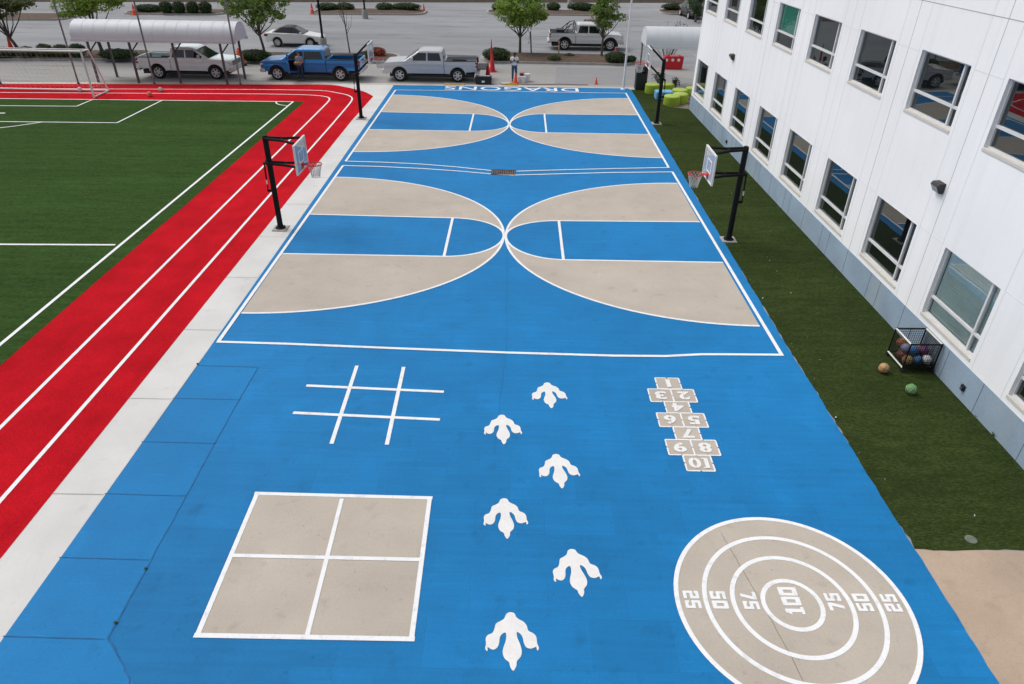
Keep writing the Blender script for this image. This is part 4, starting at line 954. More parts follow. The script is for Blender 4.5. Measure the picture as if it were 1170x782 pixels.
# far islands
shrub(171, 15.5, 1.5, .8, .75, 'flat spreading shrub at the left end of the far island row', LEAF_HEDGE, 1000, .09)
for px, lab in ((191.5, 'round shrub, first right of the flat one on the far island'), (206, 'round shrub second from the left of four above the canopy'), (221.5, 'round shrub third from the left of four above the canopy'), (236, 'round shrub rightmost of the four above the canopy')):
    shrub(px, 16.8, .66, .66, 1.15, lab, LEAF_HEDGE, 900, .085)
for px, w, lab in ((375, 1.3, 'low green hedge clump at the left end of the central far island'), (394, 1.1, 'low green hedge clump left of the far lamp post'), (440, 1.0, 'low dark hedge clump right of the far lamp post'), (464, 1.7, 'wide low green hedge clump at the right end of the central far island')):
    shrub(px, 13.5, w, .9, .75, lab, LEAF_HEDGE, 1000, .09)
for px, w, lab in ((572, 1.0, 'low shrub left of the bright green tree on the far island'), (632, .8, 'low shrub above the tail of the grey pickup on the far island'), (664, 1.6, 'low dark shrub above the cab of the grey pickup on the far island'), (772, 1.7, 'low wide shrub on the far island left of the black car')):
    shrub(px, 14, w, .9, .85, lab, LEAF_HEDGE, 1000, .09)
tree(0, 0, 4.2, 1.0, 'bushy green tree at the building corner beside the black car', LEAF_DARK, [(0, 0, 1.5, 1.2, 1.2), (.3, 0, 2.7, 1.2, 1.0), (1.2, 0, 2.2, 1.1, 1.2)], 3000, .10, xy=(17.9, 76.5), seed=41, limbs=7, group='trees by the canopy')
x, y = G(790, 56, 0)
def wispy_plant(x, y, h, lab, seed, m=LEAF_OLIVE, n=20):
    rnd = random.Random(seed); t = thing('wispy_bush', lab, 'bush', (x, y, 0)); mb = MB(); lf = MB(); lf.keep = True
    for i in range(n):
        a = rnd.uniform(0, 6.28); L = h*rnd.uniform(.6, 1.1); d = rnd.uniform(.15, .6)*h
        e = Vector((math.cos(a)*d, math.sin(a)*d, L)); mb.tube([(0, 0, 0), e*.5+Vector((0, 0, .1)), e], [.02, .014, .005], 5); leaves(lf, tuple(e*.85), .22, .22, .28, 14, .06, rnd, .2)
    mb.build('stems', BARK, t, smooth=True); lf.build('foliage', m, t)
wispy_plant(10.6, 52.2, 2.9, 'wispy thin bush in front of the short canopy beside the building corner', 3)
wispy_plant(8.9, 45.3, .85, 'dark twiggy low bush behind the lime stools', 8, LEAF_DARK, 16); wispy_plant(9.9, 45.2, .6, 'small dark twiggy plant between the lime stools and the facade', 9, LEAF_DARK, 10)
x, y = G(638, 66)
t = thing('timber_stake', 'pale timber stake standing on the mulch before the grey pickup', 'stake', (x, y, .1)); mb = MB(); mb.box(-.05, .05, -.05, .05, 0, 1.0); mb.prism([(-.05, -.05), (.05, -.05), (.05, .05), (-.05, .05)], 1.0, 1.05); mb.build('post', WOOD, t, bevel=.008); mb = MB(); mb.box(-.053, .053, -.053, .053, .78, .9); mb.build('tape_band', ORANGE, t)

# ------------------------------------------------------------------ vehicles
XZ = Matrix(((1, 0, 0, 0), (0, 0, 1, 0), (0, 1, 0, 0), (0, 0, 0, 1)))
def paint(name, col, metal=.25, rough=.32): return mat(name, col, rough, .02, 2, metal=metal, coat=.7, spec=.5)
def arcp(cx, cz, r, a0, a1, n=12): return [(cx+r*math.cos(R(a0+(a1-a0)*i/n)), cz+r*math.sin(R(a0+(a1-a0)*i/n))) for i in range(n+1)]
def wheel(t, x, y, r, w, rim=RIM, spokes=6):
    s = 1 if y > 0 else -1
    M = Matrix.Translation((x, y, r)) @ Matrix.Rotation(-s*PI/2, 4, 'X')       # local +z points outward
    mb = MB(); k = r
    mb.lathe([(k*.60, w*.42), (k*.66, w*.5), (k*.9, w*.5), (k*.985, w*.40), (k, w*.25), (k, -w*.25), (k*.985, -w*.4), (k*.9, -w*.5), (k*.5, -w*.5)], 30, M=M, cap=False)
    wl_ = mb.build('wheel', RUBBER, t, smooth=True)
    mb = MB(); mb.lathe([(k*.66, w*.50), (k*.60, w*.44), (k*.57, w*.30), (k*.56, w*.1)], 26, M=M, cap=False)
    for i in range(spokes):
        A = M @ Matrix.Rotation(2*PI*i/spokes, 4, 'Z')
        mb.add([(k*.10, -k*.10, w*.40), (k*.60, -k*.075, w*.42), (k*.60, k*.075, w*.42), (k*.10, k*.10, w*.40), (k*.10, -k*.12, w*.30), (k*.60, -k*.09, w*.30), (k*.60, k*.09, w*.30), (k*.10, k*.12, w*.30)],
               [(0, 1, 2, 3), (4, 5, 1, 0), (3, 2, 6, 7), (1, 5, 6, 2)], 0, A)
    mb.lathe([(k*.17, w*.3), (k*.16, w*.43), (k*.08, w*.46)], 14, M=M)
    mb.build('rim', rim, wl_)
    mb = MB(); mb.lathe([(k*.58, w*.12), (k*.3, w*.1)], 20, M=M); mb.build('brake_disc', BLACKPL, wl_)
def lerp(a, b, t): return a+(b-a)*t
def sculpt(o, zs_, prof, fx=None):
    """cut level creases into a body shell and give the flanks their section"""
    me = o.data; bm = bmesh.new(); bm.from_mesh(me)
    for z in zs_:
        bmesh.ops.bisect_plane(bm, geom=bm.verts[:]+bm.edges[:]+bm.faces[:], plane_co=(0, 0, z), plane_no=(0, 0, 1), dist=1e-5)
    def f(z):
        for (a, p), (b, q) in zip(prof[:-1], prof[1:]):
            if z <= b: return lerp(p, q, max(0, (z-a)/(b-a)))
        return prof[-1][1]
    for v in bm.verts: v.co.y *= f(v.co.z)*(fx(v.co.x) if fx else 1)
    bm.to_mesh(me); bm.free()
TRUCK_Z = (.62, .80, .95, 1.06); TRUCK_P = ((.40, .945), (.62, .965), (.80, 1.0), (.95, .985), (1.06, .998), (1.25, .955))
class Cab:
    """tapered greenhouse: lower ring at zb, roof ring at zt"""
    def __init__(s, xf, xr, wb, xft, xrt, wt, zb, zt): s.__dict__.update(locals())
    def front(s, z): return lerp(s.xf, s.xft, (z-s.zb)/(s.zt-s.zb))
    def rear(s, z): return lerp(s.xr, s.xrt, (z-s.zb)/(s.zt-s.zb))
    def half(s, z): return lerp(s.wb, s.wt, (z-s.zb)/(s.zt-s.zb))
    def mesh(s):
        mb = MB(); c = .04
        mb.add([(s.xf, -s.wb, s.zb), (s.xf, s.wb, s.zb), (s.xr, s.wb, s.zb), (s.xr, -s.wb, s.zb), (s.xft, -s.wt, s.zt-c), (s.xft, s.wt, s.zt-c), (s.xrt, s.wt, s.zt-c), (s.xrt, -s.wt, s.zt-c),
                (s.xft-.22, -s.wt+.08, s.zt+.015), (s.xft-.22, s.wt-.08, s.zt+.015), (s.xrt+.16, s.wt-.08, s.zt+.01), (s.xrt+.16, -s.wt+.08, s.zt+.01)],
               [(0, 1, 5, 4), (1, 2, 6, 5), (2, 3, 7, 6), (3, 0, 4, 7), (4, 5, 9, 8), (5, 6, 10, 9), (6, 7, 11, 10), (7, 4, 8, 11), (8, 9, 10, 11), (3, 2, 1, 0)])
        return mb
    def side_pane(s, poly, sy, off=.006):
        mb = MB(); mb.keep = False
        P_ = [(x, sy*(s.half(z)+off), z) for x, z in poly]; Q = [(x, sy*(s.half(z)-.02), z) for x, z in poly]; n = len(poly)
        mb.add(P_+Q, [tuple(range(n)), tuple(range(2*n-1, n-1, -1))]+[(i, n+i, n+(i+1) % n, (i+1) % n) for i in range(n)]); return mb
    def end_pane(s, rear, z0, z1, m0, m1, off=.006):
        f = s.rear if rear else s.front; d = -1 if rear else 1; mb = MB()
        pts = [(f(z0)+d*off, -s.half(z0)+m0, z0), (f(z0)+d*off, s.half(z0)-m0, z0), (f(z1)+d*off, s.half(z1)-m1, z1), (f(z1)+d*off, -s.half(z1)+m1, z1)]
        mb.add(pts+[(x-d*.02, y, z) for x, y, z in pts], [(0, 1, 2, 3), (7, 6, 5, 4), (0, 4, 5, 1), (1, 5, 6, 2), (2, 6, 7, 3), (3, 7, 4, 0)]); return mb
def side_plate(t, name, poly, y, th, m, bevel=.008):
    s = 1 if y > 0 else -1
    mb = MB(); mb.prism(poly, min(y-s*.01, y+s*th), max(y-s*.01, y+s*th), M=XZ); return mb.build(name, m, t, bevel=bevel)
def mirror_part(t, x, y, z, m):
    s = 1 if y > 0 else -1
    mb = MB(); mb.box(x-.05, x+.07, min(y+s*.06, y+s*.26), max(y+s*.06, y+s*.26), z-.02, z+.18); mb.box(x-.02, x+.04, min(y-s*.12, y+s*.07), max(y-s*.12, y+s*.07), z-.01, z+.04); mb.build('mirror', m, t, bevel=.02)
def pickup(lab, px_front, px_rear, Y, facing, col, wb, fo, ro, crew=True, tailgate_open=False, door_open=False, trim=CHROME, flares=None, bedcover=False, lower=None, rack=False, cabx=.86, wr=.41, H=1.82, two_tone=None):
    xf_w, xr_w = px_front, px_rear
    cx = (xf_w+xr_w)/2
    t = thing('pickup_truck', lab, 'pickup truck', (cx, Y, Z2), 0 if facing > 0 else PI, None)
    hw = 1.0; xf, xr = wb/2, -wb/2; ra = wr+.10; sill = .50
    cabr = xr+cabx; cowl = xf-.34; hood = 1.15; belt = 1.21; bed = 1.26; nose = xf+fo; tailx = xr-ro
    nf = lambda x_: 1-.05*max(0, (x_-xf)/fo)**1.5
    # front and cab lower shell
    poly = [(cabr, sill)] + [(xf-ra-.02, sill)] + arcp(xf, wr, ra, 165, 12) + [(nose-.10, .56), (nose-.01, .66), (nose, 1.0), (nose-.03, 1.07), (nose-.16, 1.12), (nose-.5, 1.155), (cowl, hood+.06), (cabr, belt)]
    if door_open:
        d0, d1 = cowl-.36, cowl-1.36
        mb = MB(); pf = [(d0, sill)] + [(xf-ra-.02, sill)] + arcp(xf, wr, ra, 165, 12) + [(nose-.10, .56), (nose-.01, .66), (nose, 1.0), (nose-.03, 1.07), (nose-.16, 1.12), (nose-.5, 1.155), (cowl, hood+.06), (d0, hood+.05)]
        mb.prism(pf, -hw, hw, M=XZ)
        mb.prism([(cabr, sill), (d1, sill), (d1, belt-.01), (cabr, belt)], -hw, hw, M=XZ)
        s = 1
        mb.box(d1, d0, -hw, hw-.75 if 0 else .15, sill, belt-.02); mb.box(d1, d0, .15, hw-.02, sill-.05, sill+.06)
        body = mb.build('body', col, t, bevel=.03, seg=2); sculpt(body, TRUCK_Z, TRUCK_P, nf)
        mb = MB(); mb.box(d1+.02, d0-.02, .14, .16, sill+.05, belt+.3); mb.box(d1+.15, d1+.65, .20, .72, sill+.06, 1.0); mb.box(d1+.10, d1+.28, .2, .72, 1.0, 1.6); mb.build('cab_interior', BLACKPL, t, bevel=.03)
    else:
        mb = MB(); mb.prism(poly, -hw, hw, M=XZ); body = mb.build('body', col, t, bevel=.03, seg=2); sculpt(body, TRUCK_Z, TRUCK_P, nf)
    # bed
    mb = MB()
    bp = [(tailx+.02, .64), (xr-ra, .60)] + arcp(xr, wr, ra, 165, 15) + [(xr+ra+.02, sill), (cabr-.03, sill), (cabr-.03, bed-.03), (tailx, bed)]
    mb.prism(bp, hw-.10, hw, M=XZ); mb.prism(bp, -hw, -hw+.10, M=XZ)
    mb.box(cabr-.10, cabr-.03, -hw+.1, hw-.1, .55, bed-.02)
    if not tailgate_open: pass
    sculpt(mb.build('bed', col, t, bevel=.02, seg=2), TRUCK_Z, TRUCK_P)
    mb = MB(); mb.box(tailx+.03, cabr-.1, -hw+.1, hw-.1, .80, .85)
    for sy in (-1, 1): mb.box(xr-.45, xr+.45, sy*(hw-.1)-(.16 if sy > 0 else 0), sy*(hw-.1)+(.16 if sy < 0 else 0), .85, 1.05)
    mb.build('bed_liner', BLACKPL, t)
    mb = MB()
    for sy in (-1, 1): mb.box(tailx+.05, cabr-.05, sy*(hw-.05)-.05, sy*(hw-.05)+.05, bed-.012, bed+.02)
    mb.build('bed_rail_cap', BLACKPL, t, bevel=.008)
    if bedcover:
        mb = MB(); mb.box(tailx+.12, cabr-.12, -hw+.08, hw-.08, bed-.05, bed+.012); mb.build('bed_cover', BLACKPL, t, bevel=.01)
    mb = MB()
    if tailgate_open: mb.box(tailx-.58, tailx-.02, -hw+.09, hw-.09, .78, .84)
    else: mb.box(tailx-.03, tailx+.05, -hw+.06, hw-.06, .66, bed)
    tg = mb.build('tailgate', col if not tailgate_open else BLACKPL, t, bevel=.012)
    if not tailgate_open:
        mb = MB(); mb.box(tailx-.05, tailx-.03, -.14, .14, 1.12, 1.19); mb.build('handle', BLACKPL, tg, bevel=.006)
    # greenhouse
    cab = Cab(cowl+.10, cabr, .955, cowl-.86, cabr+.10, .77, belt-.03, H)
    cab.mesh().build('cab_roof', col, t, bevel=.05, seg=3)
    zb, zt = belt+.05, H-.13
    xmid = (cowl-1.40)
    fx = lambda z: cab.front(z)-.16
    fw = [(fx(zb)-.22, zb), (fx(zb)-.22, zb+.10), (fx(zt)-.06, zt), (xmid+.04, zt), (xmid+.04, zb)]
    rw = [(xmid-.05, zb), (xmid-.05, zt), (cab.rear(zt)+(.20 if crew else .12), zt), (cab.rear(zb)+(.14 if crew else .16), zb)]
    for sy in (-1, 1):
        if door_open and sy == 1:
            cab.side_pane(fw, sy).build('door_opening', BLACKPL, t)
        else: cab.side_pane(fw, sy).build('window', GLASSD, t)
        cab.side_pane(rw, sy).build('window', GLASSD, t)
    cab.end_pane(False, belt+.03, H-.10, .08, .07).build('windscreen', GLASSD, t); cab.end_pane(True, belt+.10, H-.14, .16, .14).build('rear_window', GLASSD, t)
    # doors
    dz0, dz1 = sill+.12, belt+.005
    dfront = [(cowl-.36, dz0), (cowl-.34, dz1), (xmid+.012, dz1), (xmid+.012, dz0)]
    rx = cabr+.10
    drear = [(xmid-.012, dz0), (xmid-.012, dz1), (rx, dz1), (rx, dz0+.0)]
    for sy in (-1, 1):
        if door_open and sy == 1:
            # hinged at its front edge and swung out
            dr = bpy.data.objects.new('door', None); bpy.data.objects.remove(dr)
            mb = MB(); mb.prism([(0, dz0), (0, dz1), (-1.0, dz1), (-1.0, dz0)], -.05, .05, M=XZ)
            mb.tube([(-.02, 0, dz1), (-.52, -.04, H-.12)], .03, 5); mb.tube([(-.52, -.04, H-.12), (-.98, -.04, H-.12), (-.98, 0, dz1)], .025, 5)
            A = Matrix.Translation((cowl-.36, hw+.03, 0)) @ Matrix.Rotation(R(-68), 4, 'Z')
            mb.v = [tuple(A @ Vector(p)) for p in mb.v]
            d = mb.build('door', col, t, bevel=.015)
            m2 = MB(); m2.prism([(-.08, dz0+.08), (-.08, dz1-.05), (-.94, dz1-.05), (-.94, dz0+.08)], -.065, -.045, M=XZ); m2.v = [tuple(A @ Vector(p)) for p in m2.v]; m2.build('door_trim', BLACKPL, d)
            m2 = MB(); m2.prism([(-.12, dz1), (-.56, H-.16), (-.94, H-.16), (-.94, dz1)], -.035, -.025, M=XZ); m2.v = [tuple(A @ Vector(p)) for p in m2.v]; m2.build('door_glass', GLASSD, d)
            sculpt(side_plate(t, 'door', drear, sy*hw, .010, col, .004), TRUCK_Z, TRUCK_P)
            continue
        for dp in (dfront, drear):
            d = side_plate(t, 'door', dp, sy*hw, .010, col, .004); sculpt(d, TRUCK_Z, TRUCK_P)
            mb = MB(); hx = dp[2][0]+(.10 if dp is dfront else .12)
            mb.box(hx, hx+.20, min(sy*(hw+.005), sy*(hw+.045)), max(sy*(hw+.005), sy*(hw+.045)), belt-.13, belt-.09); mb.build('handle', trim if trim is not CHROME else col, d, bevel=.01)
            if two_tone:
                x0_, x1_ = min(q_[0] for q_ in dp)+.03, max(q_[0] for q_ in dp)-.03
                mb = MB(); mb.box(x0_, x1_, min(sy*(hw+.004), sy*(hw+.018)), max(sy*(hw+.004), sy*(hw+.018)), .70, 1.08); mb.build('door_lower_panel', two_tone, d, bevel=.006)
        mirror_part(t, cowl-.52, sy*(.95), belt+.06, BLACKPL if trim is not CHROME else CHROME)
    if door_open: mirror_part(t, cowl-.52, -.95, belt+.06, BLACKPL)
    # running boards, arches, bumpers, lights
    for sy in (-1, 1):
        mb = MB(); mb.box(xr+ra+.25, xf-ra-.12, min(sy*(hw-.16), sy*(hw+.05)), max(sy*(hw-.16), sy*(hw+.05)), .38, .43); mb.build('running_board', BLACKPL, t, bevel=.01)
        for ax in (xf, xr):
            A = arcp(ax, wr, ra-.005, 172, 8, 14); Bo = arcp(ax, wr, ra+.035, 172, 8, 14)
            mb = MB(); mb.prism(A+Bo[::-1], min(sy*(hw-.06), sy*(hw+.002)), max(sy*(hw-.06), sy*(hw+.002)), M=XZ); mb.build('wheel_arch', flares or col, t, bevel=.008)
            mb = MB(); mb.prism(arcp(ax, wr, ra-.012, 0, 180, 14), min(sy*.55, sy*.90), max(sy*.55, sy*.90), M=XZ); mb.build('wheel_well', BLACKPL, t)
            wheel(t, ax, sy*(hw-.145), wr, .27)
        mb = MB(); mb.box(nose-.20, nose+.012, min(sy*.64, sy*.945), max(sy*.64, sy*.945), .82, 1.02); mb.build('headlight', LAMP, t, bevel=.02)
        mb = MB(); mb.box(tailx-.02, tailx+.10, min(sy*(hw-.14), sy*(hw-.008)), max(sy*(hw-.14), sy*(hw-.008)), .90, 1.20); mb.build('taillight', TAILL, t, bevel=.012)
    mb = MB(); mb.box(nose-.05, nose+.02, -.66, .66, .80, 1.06); g = mb.build('grille', BLACKPL, t, bevel=.01)
    mb = MB()
    for z in (.86, .93, 1.0): mb.box(nose+.01, nose+.035, -.64, .64, z-.012, z+.012)
    mb.build('grille_bar', trim, g)
    mb = MB(); mb.prism([(nose-.25, .46), (nose+.06, .46), (nose+.10, .54), (nose+.08, .68), (nose-.06, .74), (nose-.25, .70)], -.94, .94, M=XZ); mb.build('bumper', trim, t, bevel=.03, seg=2)
    mb = MB(); mb.prism([(tailx-.16, .50), (tailx+.1, .50), (tailx+.1, .66), (tailx-.13, .66)], -.96, .96, M=XZ); mb.build('bumper', trim, t, bevel=.02)
    mb = MB(); mb.box(tailx+.2, nose-.35, -.80, .80, .28, .52); mb.build('underbody', BLACKPL, t)
    if rack:
        mb = MB()
        for sy in (-1, 1):
            mb.tube([(cabr-.14, sy*.82, bed), (cabr-.10, sy*.80, H+.05), (cabr-.42, sy*.80, H-.02), (cabr-1.15, sy*.86, bed+.02)], .035, 8)
            mb.tube([(cabr-.5, sy*.81, H-.08), (cabr-.75, sy*.84, bed+.02)], .025, 6)
        mb.tube([(cabr-.10, -.80, H+.05), (cabr-.10, .80, H+.05)], .035, 8)
        mb.build('roll_bar', BLACKP, t, smooth=True)
        mb = MB(); mb.box(cabr-1.5, cabr-.9, -.5, .5, .86, 1.42); mb.build('tool_box', BLACKPL, t, bevel=.02)
    return t
W_RAM = paint('warm_white_paint', (.70, .83, .84), .0); W_BLUE = paint('bright_blue_paint', (.004, .185, .50), .25, .28); W_SILV = paint('silver_paint', (.50, .51, .53), .25, .3); W_GREY = paint('grey_paint', (.66, .675, .69), .15, .35)
W_TONE = paint('shadow_silver_paint', (.34, .37, .42), .5, .3)
W_WHITE = paint('pearl_white_paint', (.74, .74, .74), .05, .3); W_MAR = paint('maroon_paint', (.10, .012, .02), .3, .3); W_BLK = paint('black_car_paint', (.012, .012, .014), .2, .25)
ram = pickup('white crew pickup facing right, parked under the long white canopy', -18.86, -22.45, 46.4, 1, W_RAM, 3.59, 1.05, 1.22)
blue = pickup('bright blue pickup facing left with its driver door open', -15.05, -11.1, 46.55, -1, W_BLUE, 3.95, 1.0, 1.25, door_open=True, flares=None)
silv = pickup('silver pickup facing left with dark windows and tailgate down', -7.4, -3.75, 46.75, -1, W_SILV, 3.65, 1.0, 1.22, tailgate_open=True, trim=CHROME)
gry = pickup('grey pickup with black roll bar facing right, parked alone behind the near island', 7.25, 3.68, 59.4, 1, W_GREY, 3.57, 1.0, 1.2, rack=True, flares=BLACKPL, wr=.43, H=1.88)
def sedan(lab, x, y, rotz, col, wb=2.68, roof=None, H=1.45, name='parked_car', cat='car', L0=.92, L1=.98):
    t = thing(name, lab, cat, (x, y, Z2), rotz)
    hw = .90; xf, xr = wb/2, -wb/2; wr = .335; ra = .39; sill = .26; nose = xf+L0; tailx = xr-L1
    poly = [(xr+ra, sill), (xf-ra, sill)]+arcp(xf, wr, ra, 168, 10)+[(nose-.12, .30), (nose, .42), (nose-.02, .62), (nose-.22, .78), (xf-.35, .93), (xf-.75, .97), (xr-.1, 1.02), (tailx+.18, 1.03), (tailx+.03, .92), (tailx, .55), (tailx+.1, .34)]+arcp(xr, wr, ra, 170, 12)
    mb = MB(); mb.prism(poly, -hw, hw, M=XZ)
    def fit(p):
        x_, y_, z_ = p; k = 1
        if x_ > xf: k -= .16*((x_-xf)/L0)**1.5
        if x_ < xr: k -= .12*((xr-x_)/L1)**1.5
        return (x_, y_*k, z_)
    mb.v = [fit(p) for p in mb.v]; mb.build('body', col, t, bevel=.07, seg=3)
    cab = Cab(xf-.42, xr-.55, .86, xf-1.25, xr+.35, .60, .93, H-.02)
    cab.mesh().build('cab_roof', roof or col, t, bevel=.07, seg=3)
    zb, zt = .99, H-.10; xm = -.10
    for sy in (-1, 1):
        cab.side_pane([(cab.front(zb)-.22, zb), (cab.front(zt)-.10, zt), (xm+.03, zt), (xm+.03, zb)], sy, .012).build('window', GLASSD, t)
        cab.side_pane([(xm-.03, zb), (xm-.03, zt), (cab.rear(zt)+.10, zt), (cab.rear(zb)+.38, zb+.03)], sy, .012).build('window', GLASSD, t)
        for a, b in ((xf-.52, xm+.01), (xm-.01, xr+.30)):
            d = side_plate(t, 'door', [(a, .36), (a-.02, .955), (b, .965), (b, .36)] if a > 0 else [(a, .36), (a, .965), (b+.05, .97), (b+.28, .36)], sy*hw, .008, col)
            mb = MB(); mb.box(b+.12, b+.30, min(sy*(hw), sy*(hw+.035)), max(sy*hw, sy*(hw+.035)), .84, .875); mb.build('handle', col, d, bevel=.008)
        mb = MB(); mb.box(xf-.72, xf-.55, min(sy*.90, sy*1.04), max(sy*.90, sy*1.04), .97, 1.08); mb.build('mirror', col, t, bevel=.025)
        mb = MB(); mb.box(nose-.34, nose-.08, min(sy*.50, sy*.80), max(sy*.50, sy*.80), .60, .735); mb.build('headlight', LAMP, t, bevel=.03)
        mb = MB(); mb.box(tailx-.005, tailx+.30, min(sy*.50, sy*.835), max(sy*.50, sy*.835), .76, .93); mb.build('taillight', TAILL, t, bevel=.03)
        for ax in (xf, xr):
            mb = MB(); mb.prism(arcp(ax, wr, ra-.01, 0, 180, 14), min(sy*.5, sy*.80), max(sy*.5, sy*.80), M=XZ); mb.build('wheel_well', BLACKPL, t); wheel(t, ax, sy*.79, wr, .21, spokes=10)
    cab.end_pane(False, .98, H-.09, .09, .08, .01).build('windscreen', GLASSD, t); cab.end_pane(True, 1.03, H-.09, .12, .10, .01).build('rear_window', GLASSD, t)
    mb = MB(); mb.box(nose-.03, nose+.015, -.42, .42, .44, .58); mb.build('grille', BLACKPL, t, bevel=.02)
    mb = MB(); mb.box(xr+.4, xf-.4, -.7, .7, .16, .28); mb.build('underbody', BLACKPL, t)
    return t
sedan('white sedan with dark roof facing right, parked behind the blue pickup', -17.4, 58.6, 0, W_WHITE, 2.55, roof=BLACKPL)
x, y = G(669, 29)
sedan('maroon car showing only its roof behind the grey pickup', x, 65.2, -PI/2, W_MAR)
sedan('black car partly hidden behind the bushy tree by the building corner', 18.3, 80.2, -PI/2+.12, W_BLK, H=1.55)

# ------------------------------------------------------------------ cones, barrier, stools, bin and paint things
def cone(px, py, h, lab, z=Z1, group='orange traffic cones', r=None, xy=None, band=False, m=ORANGE):
    x, y = xy if xy else G(px, py); r = r or h*.22
    t = thing('traffic_cone', lab, 'traffic cone', (x, y, z), 0, group)
    mb = MB(); b = r*1.35; mb.prism([(-b, -b*.7), (-b*.7, -b), (b*.7, -b), (b, -b*.7), (b, b*.7), (b*.7, b), (-b*.7, b), (-b, b*.7)], 0, .035); mb.build('base', m, t, bevel=.006)
    mb = MB(); mb.lathe([(r, .03), (r*.9, .07), (r*.22, h*.97), (r*.14, h)], 18); cn = mb.build('cone_body', m, t, smooth=True)
    if band:
        mb = MB(); mb.lathe([(r*.60, h*.45), (r*.44, h*.62)], 18, cap=False); mb.v = [(p[0]*1.04, p[1]*1.04, p[2]) for p in mb.v]; mb.build('band', WHITEM, cn)
cone(557.5, 90.5, 1.0, 'red orange cone standing right behind the black tool case', m=REDPL, r=.2)
cone(562.5, 82, 1.15, 'tall red orange cone at the foot of the tall red marker', m=REDPL, r=.22)
cone(589, 95.2, .62, 'orange cone in front of the legs of the person in the white shirt', z=Z2)
cone(681, 96.5, .42, 'small orange cone alone on the driveway left of the flag pole', z=Z2)
cone(703, 62, .52, 'small orange cone by the front wheel of the grey pickup')
cone(357, 16.2, 1.0, 'orange cone at the left end of the central far island', band=True)
cone(484.5, 14.2, .8, 'orange cone at the right end of the central far island', band=True)
cone(154, 17.5, 1.0, 'orange cone left of the flat shrub on the far island above the canopy', band=True)
cone(14, 59, .9, 'orange cone behind the goal crossbar at the left edge', z=.14)
cone(303, 72.5, .55, 'small red cone just in front of the nose of the blue pickup', z=.14, m=REDPL)
x, y = G(561.5, 79)
t = thing('red_marker', 'tall slim red pointed marker rising behind the cones next to the round shrub', 'marker', (x, y, Z1)); mb = MB(); mb.lathe([(.10, .03), (.09, .3), (.075, .9), (.03, 1.75), (.012, 1.9)], 14); mb.build('shaft', REDPL, t, smooth=True); mb = MB(); mb.lathe([(.2, 0), (.2, .05), (.12, .08)], 16); mb.build('base', REDPL, t)
x, y = G(276, 75)
t = thing('traffic_barrel', 'orange barrel at the nose of the white pickup', 'barrel', (x, y, Z1)); mb = MB(); mb.lathe([(.27, .1), (.25, .35), (.24, .36), (.22, .65), (.21, .66), (.19, .95), (.15, 1.0)], 20); mb.build('drum', mat('barrel_orange', (.60, .11, .04), .6, .06, 4), t, smooth=True); mb = MB(); mb.lathe([(.36, 0), (.36, .06), (.28, .1)], 20); mb.build('base_ring', RUBBER, t); mb = MB(); mb.box(-.12, .12, -.02, .02, .99, 1.1); mb.build('handle', mat('barrel_orange', (.6, .11, .04)), t, bevel=.01)
# red water barrier
x0, y0 = G(757.5, 79); x1, y1 = G(778, 79)
t = thing('red_barrier', 'red plastic water filled barrier with three white round openings', 'barrier', ((x0+x1)/2, (y0+y1)/2, Z1), R(2)); bw = (x1-x0)/2
XZY = XZ
mb = MB(); mb.prism([(-bw, 0), (bw, 0), (bw+.02, .12), (bw+.06, .72), (bw+.04, .86), (-bw+.02, .86), (-bw-.06, .72), (-bw-.02, .12)], -.22, .22, M=XZY)
mb.prism([(-.55, .82), (.55, .82), (.45, .92), (-.45, .92)], -.12, .12, M=XZY); mb.build('shell', REDPL, t, bevel=.05, seg=3)
for k in (-1, 0, 1):
    mb = MB(); mb.lathe([(.10, -.012), (.10, .012)], 16, M=Matrix.Translation((k*.42-.08, -.222, .62)) @ Matrix.Rotation(PI/2, 4, 'X')); mb.build('round_opening', WHITEM, t)
mb = MB(); mb.box(-.25, .35, -.16, -.12, .865, .90); mb.build('top_slot', WHITEM, t)
# bin
x, y = G(731, 102)
t = thing('litter_bin', 'tall black litter bin with open hood at the corner of the turf', 'litter bin', (x, y, Z3))
mb = MB(); mb.prism([(-.30, -.27), (.30, -.27), (.33, -.24), (.33, .27), (-.33, .27), (-.33, -.24)], 0, .92); mb.build('body', BLACKPL, t, bevel=.03)
mb = MB()
for a, b, c, d in ((-.34, -.20, .92, 1.30), (.20, .34, .92, 1.30)): mb.box(a, b, -.28, .28, c, d)
mb.box(-.34, .34, -.28, .28, 1.22, 1.32); mb.box(-.34, .34, .1, .28, .92, 1.22); mb.box(-.34, .34, -.28, .28, .90, .95); mb.build('hood', BLACKPL, t, bevel=.03)
mb = MB(); mb.box(-.19, .19, .02, .08, 1.0, 1.2); mb.build('liner', mat('pale_liner', (.45, .46, .47), .7), t)
# foam stools: clover-like clusters of lime cylinders and one blue
def stool(px, py, r, h, lab, m=LIME, mt=LIMETOP, square=False, xy=None):
    x, y = xy if xy else G(px, py)
    t = thing('foam_stool', lab, 'stool', (x, y, Z3), 0, 'foam stools beside the facade')
    if square: mb = MB(); mb.box(-r, r, -r*.75, r*.75, 0, h); mb.build('base', m, t, bevel=.05, seg=3); mb = MB(); mb.box(-r+.04, r-.04, -r*.75+.04, r*.75-.04, h, h+.012); mb.build('seat', mt, t)
    else: mb = MB(); mb.lathe([(r*.97, 0), (r, .03), (r, h-.04), (r-.04, h)], 26); mb.build('base', m, t, smooth=True); mb = MB(); mb.lathe([(r-.04, h), (r-.08, h+.015), (.02, h+.02)], 26); mb.build('seat', mt, t, smooth=True)
stool(0, 0, .46, .50, 'lime round foam stool in front of the blue one, nearest the court', xy=(8.82, 40.75))
